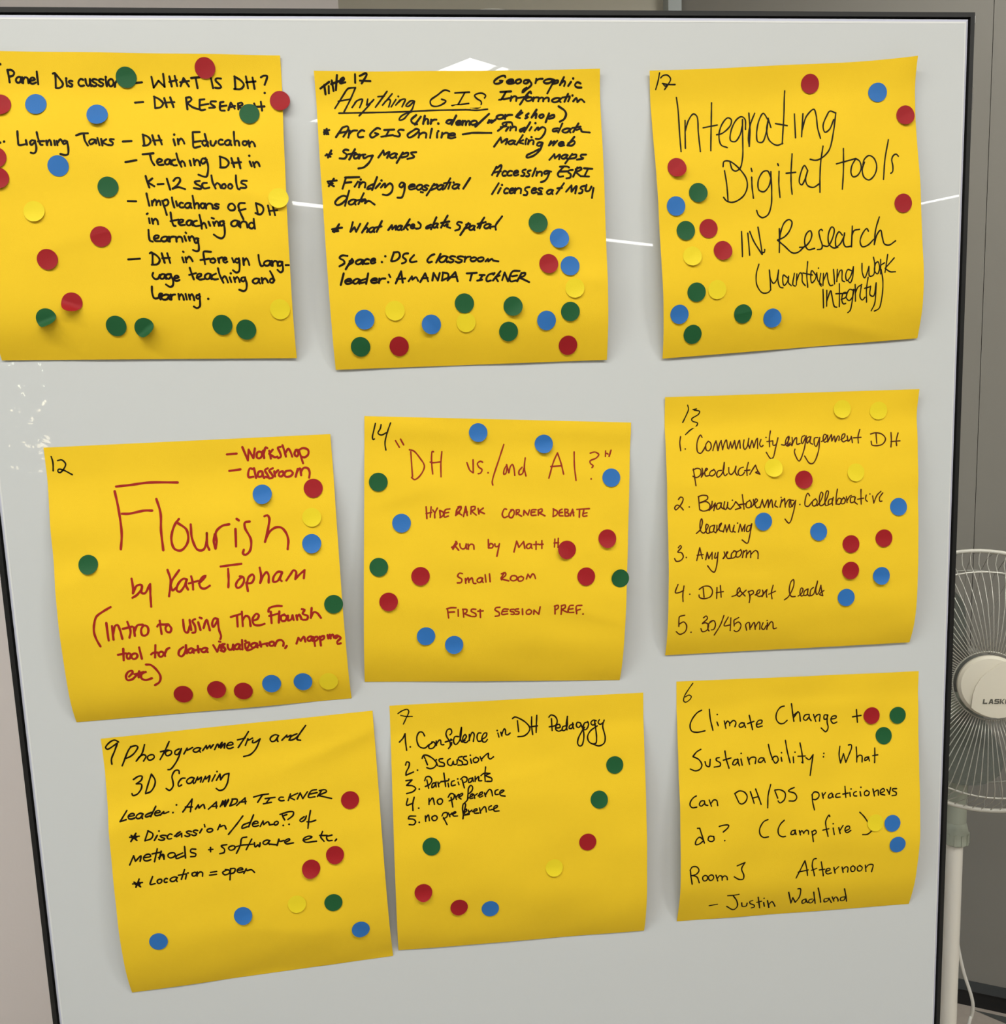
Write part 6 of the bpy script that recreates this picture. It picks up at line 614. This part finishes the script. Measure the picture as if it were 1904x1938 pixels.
for n in sorted(CORNERS):
    Q = [Vector(q) for q in CORNERS[n]]
    ctr = (Q[0]+Q[1]+Q[2]+Q[3])/4
    t = thing('yellow_note', NOTE[n][0], 'sticky note', W(ctr.x, ctr.y, 0), 'large yellow sticky notes on the whiteboard')
    fr_, bk = [], []
    for j in range(NG+1):
        for i in range(NG+1):
            u, v = i/NG, j/NG
            p = Q[0]*(1-u)*(1-v) + Q[1]*u*(1-v) + Q[2]*u*v + Q[3]*(1-u)*v
            h = sheet_h(n, u, v); fr_.append(W(p.x, p.y, -h)); bk.append(W(p.x, p.y, -h+.0002))
    K = (NG+1)**2; g = lambda i, j: j*(NG+1)+i
    fs = [(g(i, j), g(i, j+1), g(i+1, j+1), g(i+1, j)) for j in range(NG) for i in range(NG)]
    fs += [tuple(K+q for q in reversed(f)) for f in fs]
    for i in range(NG):
        fs += [(g(i, 0), g(i+1, 0), K+g(i+1, 0), K+g(i, 0)), (g(i+1, NG), g(i, NG), K+g(i, NG), K+g(i+1, NG)),
               (g(0, i+1), g(0, i), K+g(0, i), K+g(0, i+1)), (g(NG, i), g(NG, i+1), K+g(NG, i+1), K+g(NG, i))]
    MB().add(fr_+bk, fs).obj('paper_sheet', paper, t, smooth=50)
    for lb, col, w, s in INK[n]:
        mb = MB()
        for st in s.split('/'):
            c = [float(q)*1e-4 for q in st.split()]
            ribbon(mb, n, [Vector((c[i], c[i+1])) for i in range(0, len(c), 2)], w*.001*INKW, .00012)
        o = mb.obj('handwriting', inks[col], t); o['label'] = lb

# ------------------------------------------------------------------ round stickers
sm = {'red': mat('sticker_red', (.29, .008, .012), .6, .2, bump=.1, bscale=900), 'green': mat('sticker_green', (.010, .084, .026), .6, .2, bump=.1, bscale=900),
      'blue': mat('sticker_blue', (.024, .135, .40), .6, .2, bump=.1, bscale=900), 'yellow': mat('sticker_yellow', (.72, .565, .016), .6, .2, bump=.1, bscale=900)}
nm_note = {1: 'leftmost top', 2: 'Anything GIS', 3: 'Digital tools', 4: 'number 12', 5: 'number 14', 6: 'Community engagement', 7: 'Photogrammetry', 8: 'Pedagogy', 9: 'Climate Change'}
RD = .0095
def sheet_at(n, x, y):
    u, v = quad_uv(CORNERS[n], x, y); return sheet_h(n, min(max(u, 0), 1), min(max(v, 0), 1))
for n, col, xi, yi, curl, cd, lb in STICKERS:
    cx, cy = xi*1e-4, yi*1e-4; h0 = sheet_at(n, cx, cy)
    if n == 1 and False: pass
    gx = (sheet_at(n, cx+.006, cy)-sheet_at(n, cx-.006, cy))/.012; gy = (sheet_at(n, cx, cy+.006)-sheet_at(n, cx, cy-.006))/.012
    u0, v0 = quad_uv(CORNERS[n], cx, cy)
    NR, NS = 8, 40; top, bot = [], []
    a = math.radians(cd); dx, dy = math.cos(a), -math.sin(a)
    t0 = -.25 if curl < 2.5 else -.1
    for k in range(NR+1):
        for i in range(NS if k else 1):
            r = RD*k/NR; th = i*2*math.pi/NS; lx, ly = r*math.cos(th), r*math.sin(th)
            s = (lx*dx+ly*dy)/RD
            q = max(0, s - t0)/(1-t0)
            c = curl*.001*q*q*1.15*CURLK
            sh = 1 - .10*q*q*(curl/4 if curl > 2 else 0)
            x, y = cx+lx*sh, cy+ly*sh
            u, v = quad_uv(CORNERS[n], x, y)
            hh = sheet_at(n, x, y) if (0 <= u <= 1 and 0 <= v <= 1) else h0 + gx*lx + gy*ly
            top.append(W(x, y, -(hh+.00042+c))); bot.append(W(x, y, -(hh+.00030+c)))
    def ix(k, i): return 0 if k == 0 else 1+(k-1)*NS+(i % NS)
    K = len(top); fs = [(0, ix(1, i+1), ix(1, i)) for i in range(NS)]
    fs += [(ix(k, i), ix(k, i+1), ix(k+1, i+1), ix(k+1, i)) for k in range(1, NR) for i in range(NS)]
    fs += [tuple(K+q for q in reversed(f)) for f in fs]
    fs += [(ix(NR, i), ix(NR, i+1), K+ix(NR, i+1), K+ix(NR, i)) for i in range(NS)]
    o = MB().add(top+bot, fs).obj('dot_sticker', sm[col], smooth=50, org=tuple(W(cx, cy, -h0)))
    tag(o, lb, 'sticker', f'round voting stickers on the {nm_note[n]} note')

# ------------------------------------------------------------------ pedestal fan behind the right edge
def at(px, py, zc):
    q = [(px-952)/F*zc, (py-969)/F*zc, zc]
    b = [sum(CR[k][i]*q[k] for k in range(3)) + CC[i] for i in range(3)]
    return Vector((b[0], b[2], H0-b[1]))
rim = at(1856, 1286, 1.46); hubf = at(1877.5, 1300, 1.375)
axis = (hubf-rim); axis.normalize()
RR = 243/F*1.46*1.0
foot = at(1806, 1650, 1.56); fx, fy = foot.x-.0015, foot.y
fan = thing('pedestal_fan', 'white pedestal fan with wire cage behind the right edge of the whiteboard', 'fan', (fx, fy, 0))
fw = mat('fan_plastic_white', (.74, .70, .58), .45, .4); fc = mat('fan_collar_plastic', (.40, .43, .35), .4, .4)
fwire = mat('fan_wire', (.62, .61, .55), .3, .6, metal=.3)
fpole = mat('fan_pole', (.85, .82, .74), .35, .5)
fbl = mat('fan_blade', (.17, .19, .165), .3, .5, alpha=.6)
ua = (Vector((0, 0, 1)) - axis*axis.z).normalized(); va = axis.cross(ua)
def pol(r, th, z): return rim + axis*z + (ua*math.cos(th) + va*math.sin(th))*r
N_W = 100
rng = MB(); rng.tube([pol(RR, k*2*math.pi/96, 0) for k in range(96)], .0036, 8, closed=True).obj('rim', mat('fan_rim', (.68, .66, .58), .3, .6), fan, smooth=True)
fg_ = MB(); bgm = MB()
for k in range(N_W):
    t = k*2*math.pi/N_W
    pr = [(.054, .080, .0), (.085, .084, .015), (.13, .081, .03), (.165, .072, .045), (.182, .060, .05), (.195, .036, .045), (.207, .012, .02), (RR, .0, .0)]
    fg_.tube([pol(r*RR/.217 if r != RR else r, t+a, z) for r, z, a in pr], .0007, 5)
    pr = [(.045, -.078, 0), (.09, -.078, .02), (.14, -.070, .035), (.18, -.055, .05), (.205, -.028, .075), (RR, -.002, .10)]
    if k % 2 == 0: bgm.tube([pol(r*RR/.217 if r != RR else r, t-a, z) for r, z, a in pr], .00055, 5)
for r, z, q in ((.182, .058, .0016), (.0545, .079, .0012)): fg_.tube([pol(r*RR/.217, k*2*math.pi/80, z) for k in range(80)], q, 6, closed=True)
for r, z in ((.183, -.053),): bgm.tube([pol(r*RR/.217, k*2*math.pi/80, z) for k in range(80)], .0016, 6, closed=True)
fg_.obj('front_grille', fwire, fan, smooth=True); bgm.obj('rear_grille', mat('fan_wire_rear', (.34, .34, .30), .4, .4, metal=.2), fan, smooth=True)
HR = 59/F*1.375
hb = MB().lathe([(HR*.96, .078), (HR, .084), (HR*.985, .090), (HR*.90, .0945), (HR*.5, .0965), (.0001, .097)], rim, axis, 64).obj('hub_badge', fw, fan, smooth=35)
# raised crest on the badge: arc on the left, straight-ish top right, rounded bottom
def bp(px, py, zo):
    # point of the badge front plane seen at that place: measured offsets from the badge centre in metres
    s = 1.375/F; return rim + axis*zo + (-va)*0 + right*((px-1876)*s) + upv*((1300-py)*s)
right = (Vector((1, 0, 0)) - axis*axis.x).normalized(); upv = axis.cross(right); upv = upv if upv.z > 0 else -upv
out = [(1901, 1252), (1890, 1256), (1870, 1270), (1858, 1281), (1847, 1297), (1841, 1312), (1836, 1337), (1842, 1343), (1853, 1350), (1866, 1355), (1880, 1357), (1894, 1355), (1906, 1348), (1915, 1338), (1920, 1325), (1922, 1305), (1918, 1285), (1910, 1262)]
mb = MB(); n_o = len(out)
cen = (1880, 1312)
v = [bp(x, y, .0955) for x, y in out] + [bp(x, y, .0990) for x, y in out] + [bp(cen[0]+(x-cen[0])*.9, cen[1]+(y-cen[1])*.9, .0992) for x, y in out]
fs = [(i, (i+1) % n_o, n_o+(i+1) % n_o, n_o+i) for i in range(n_o)] + [(n_o+i, n_o+(i+1) % n_o, 2*n_o+(i+1) % n_o, 2*n_o+i) for i in range(n_o)] + [tuple(range(2*n_o, 3*n_o))]
mb.add(v, fs).obj('badge_crest', fw, hb, smooth=50)
# lettering on the badge, slanted heavy capitals
LG = {'L': ["0,1 .28,1 .28,.28 .9,.28 .9,0 0,0"], 'A': ["0,0 .32,1 .68,1 1,0 .72,0 .5,.72 .28,0", ".28,.2 .72,.2 .66,.40 .34,.40"],
      'S': ["1,1 .1,1 0,.85 0,.55 .1,.42 .72,.42 .72,.26 0,.26 0,0 .9,0 1,.12 1,.52 .9,.64 .28,.64 .28,.76 1,.76"],
      'K': ["0,0 0,1 .28,1 .28,0", ".28,.42 .72,1 1,1 .52,.5 1,0 .68,0 .28,.42"], 'O': ["0,.15 .15,0 .85,0 1,.15 1,.27 0,.27", "0,.73 1,.73 1,.85 .85,1 .15,1 0,.85", "0,.2 .27,.2 .27,.8 0,.8", ".73,.2 1,.2 1,.8 .73,.8"]}
lm = mat('badge_letters', (.10, .095, .075), .4); mb = MB()
xs_ = [1855.5, 1865, 1874.5, 1883.5, 1892.5, 1902]
for ch, xa, xb in zip('LASKO', xs_, xs_[1:]):
    for poly in LG[ch]:
        P = [tuple(map(float, q.split(','))) for q in poly.split()]
        q = [(xa + gx*(xb-xa-1.0) + gy*2.2, 1330.2 - gy*9.2) for gx, gy in P]
        k = len(q); vv = [bp(x, y, .0990) for x, y in q] + [bp(x, y, .09965) for x, y in q]
        mb.add(vv, [tuple(range(k)), tuple(range(2*k-1, k-1, -1))] + [(i, k+i, k+(i+1) % k, (i+1) % k) for i in range(k)])
mb.obj('lettering', lm, hb)['label'] = 'dark slanted brand lettering on the pale badge'
for bi, ang in enumerate((-75, 45, 165)):
    mb = MB(); g_ = []; NU, NV = 10, 12
    for i in range(NU+1):
        for j in range(NV+1):
            r = .045 + .135*i/NU; s = j/NV - .5; wd_ = math.radians(24 + 26*math.sin(math.pi*min(1, i/NU*.75)))
            th = math.radians(90-ang) + s*wd_*2*.62
            rr = r*(1 - .10*abs(2*s)**3*(i/NU)); g_.append(pol(rr*RR/.217, th, .012 - s*.055))
    fs = [(i*(NV+1)+j, i*(NV+1)+j+1, (i+1)*(NV+1)+j+1, (i+1)*(NV+1)+j) for i in range(NU) for j in range(NV)]
    K = len(g_); g2 = [p - axis*.002 for p in g_]
    brd = [j for j in range(NV+1)] + [i*(NV+1)+NV for i in range(1, NU+1)] + [NU*(NV+1)+j for j in range(NV-1, -1, -1)] + [i*(NV+1) for i in range(NU-1, 0, -1)]
    fs2 = [tuple(K+q for q in reversed(f)) for f in fs] + [(brd[i], brd[(i+1) % len(brd)], K+brd[(i+1) % len(brd)], K+brd[i]) for i in range(len(brd))]
    mb.add(g_+g2, fs+fs2).obj('blade', fbl, fan, smooth=50)
MB().lathe([(.030, .060), (.034, .05), (.036, -.03), (.036, -.05)], rim, axis, 32).obj('blade_hub', mat('fan_dark', (.12, .13, .12), .4), fan, smooth=40)
MB().lathe([(.040, -.079), (.046, -.085), (.045, -.15), (.035, -.185), (.0001, -.19)], rim, axis, 40).obj('motor_housing', mat('fan_motor_grey', (.22, .215, .19), .5), fan, smooth=40)
zn = (at(1806, 1566, 1.56)).z
mo = rim - axis*.13
MB().tube([mo, Vector((fx, fy, mo.z-.07)), Vector((fx, fy, zn+.02))], [.022, .020, .018], 20).obj('neck', fc, fan, smooth=40)
zt = at(1806, 1562, 1.56).z; zb_ = at(1806, 1590, 1.56).z
MB().lathe([(.0125, zt+.027), (.019, zt+.012), (.0215, zt), (.0225, zt-.004), (.0225, zb_+.004), (.019, zb_)], (fx, fy, 0), (0, 0, 1), 24).obj('height_collar', fc, fan, smooth=30)
for k in range(12):
    a = k*math.pi/6; c_, s_ = math.cos(a), math.sin(a)
    MB().box(.0215, .0238, -.0022, .0022, zb_+.004, zt-.003, Matrix(((c_, -s_, 0, fx), (s_, c_, 0, fy), (0, 0, 1, 0), (0, 0, 0, 1)))).obj('grip_rib', fc, fan)
MB().cyl((fx, fy, .03), (fx, fy, zb_+.002), .0142, n=32).obj('pole', fpole, fan, smooth=40)
MB().lathe([(.19, 0), (.195, .008), (.185, .018), (.06, .035), (.028, .06), (.020, .10), (.0001, .10)], (fx, fy, 0), (0, 0, 1), 56).obj('base', fw, fan, smooth=40)
cp = [at(1809, 1768, 1.57), at(1814, 1795, 1.575), at(1824, 1840, 1.58), at(1837, 1880, 1.585), at(1841.5, 1903, 1.59), at(1839, 1922, 1.60), at(1833, 1940, 1.60)]
cp[0] = Vector((fx+.012, fy+.002, cp[0].z))
cp += [cp[-1] + Vector((-.02, .0, -.12)), cp[-1] + Vector((-.01, .02, -.22))]
cp += [Vector((cp[-1].x+.05, cp[-1].y+.05, .006)), Vector((cp[-1].x+.25, cp[-1].y+.12, .006))]
def smooth3(P, k=6):
    out = []
    for i in range(len(P)-1):
        p0 = P[i-1] if i else P[0]; p1, p2 = P[i], P[i+1]; p3 = P[min(i+2, len(P)-1)]
        for j in range(k):
            t = j/k; out.append(.5*((2*p1) + (p2-p0)*t + (2*p0-5*p1+4*p2-p3)*t*t + (3*p1-p0-3*p2+p3)*t**3))
    out.append(P[-1]); return out
MB().tube(smooth3(cp), .0030, 10).obj('power_cord', mat('cord_white', (.72, .71, .66), .4, .5), fan, smooth=True)

# ------------------------------------------------------------------ round wall clock just peeking over the top rail
ck = Vector((0, 0, 0))
d0 = at(932, 13.2, 1.0) - CAMPOS; s0 = (1.25-.036-CAMPOS.y)/d0.y; top = CAMPOS + d0*s0
rc = .165; cc = Vector((top.x, 1.25, top.z-rc))
clk = thing('wall_clock', 'round wall clock whose pale rim just peeks over the top rail of the whiteboard', 'clock', tuple(cc))
MB().lathe([(rc-.001, .002), (rc, .014), (rc-.002, .034), (rc-.006, .037), (rc-.010, .034), (rc-.011, .020)], cc, (0, -1, 0), 72).obj('rim', mat('clock_rim', (.85, .84, .76), .35, .5), clk, smooth=40)
MB().lathe([(rc-.010, .004), (rc-.010, .018), (.0001, .018)], cc, (0, -1, 0), 64).obj('face', mat('clock_face', (.20, .20, .16), .5), clk, smooth=40)
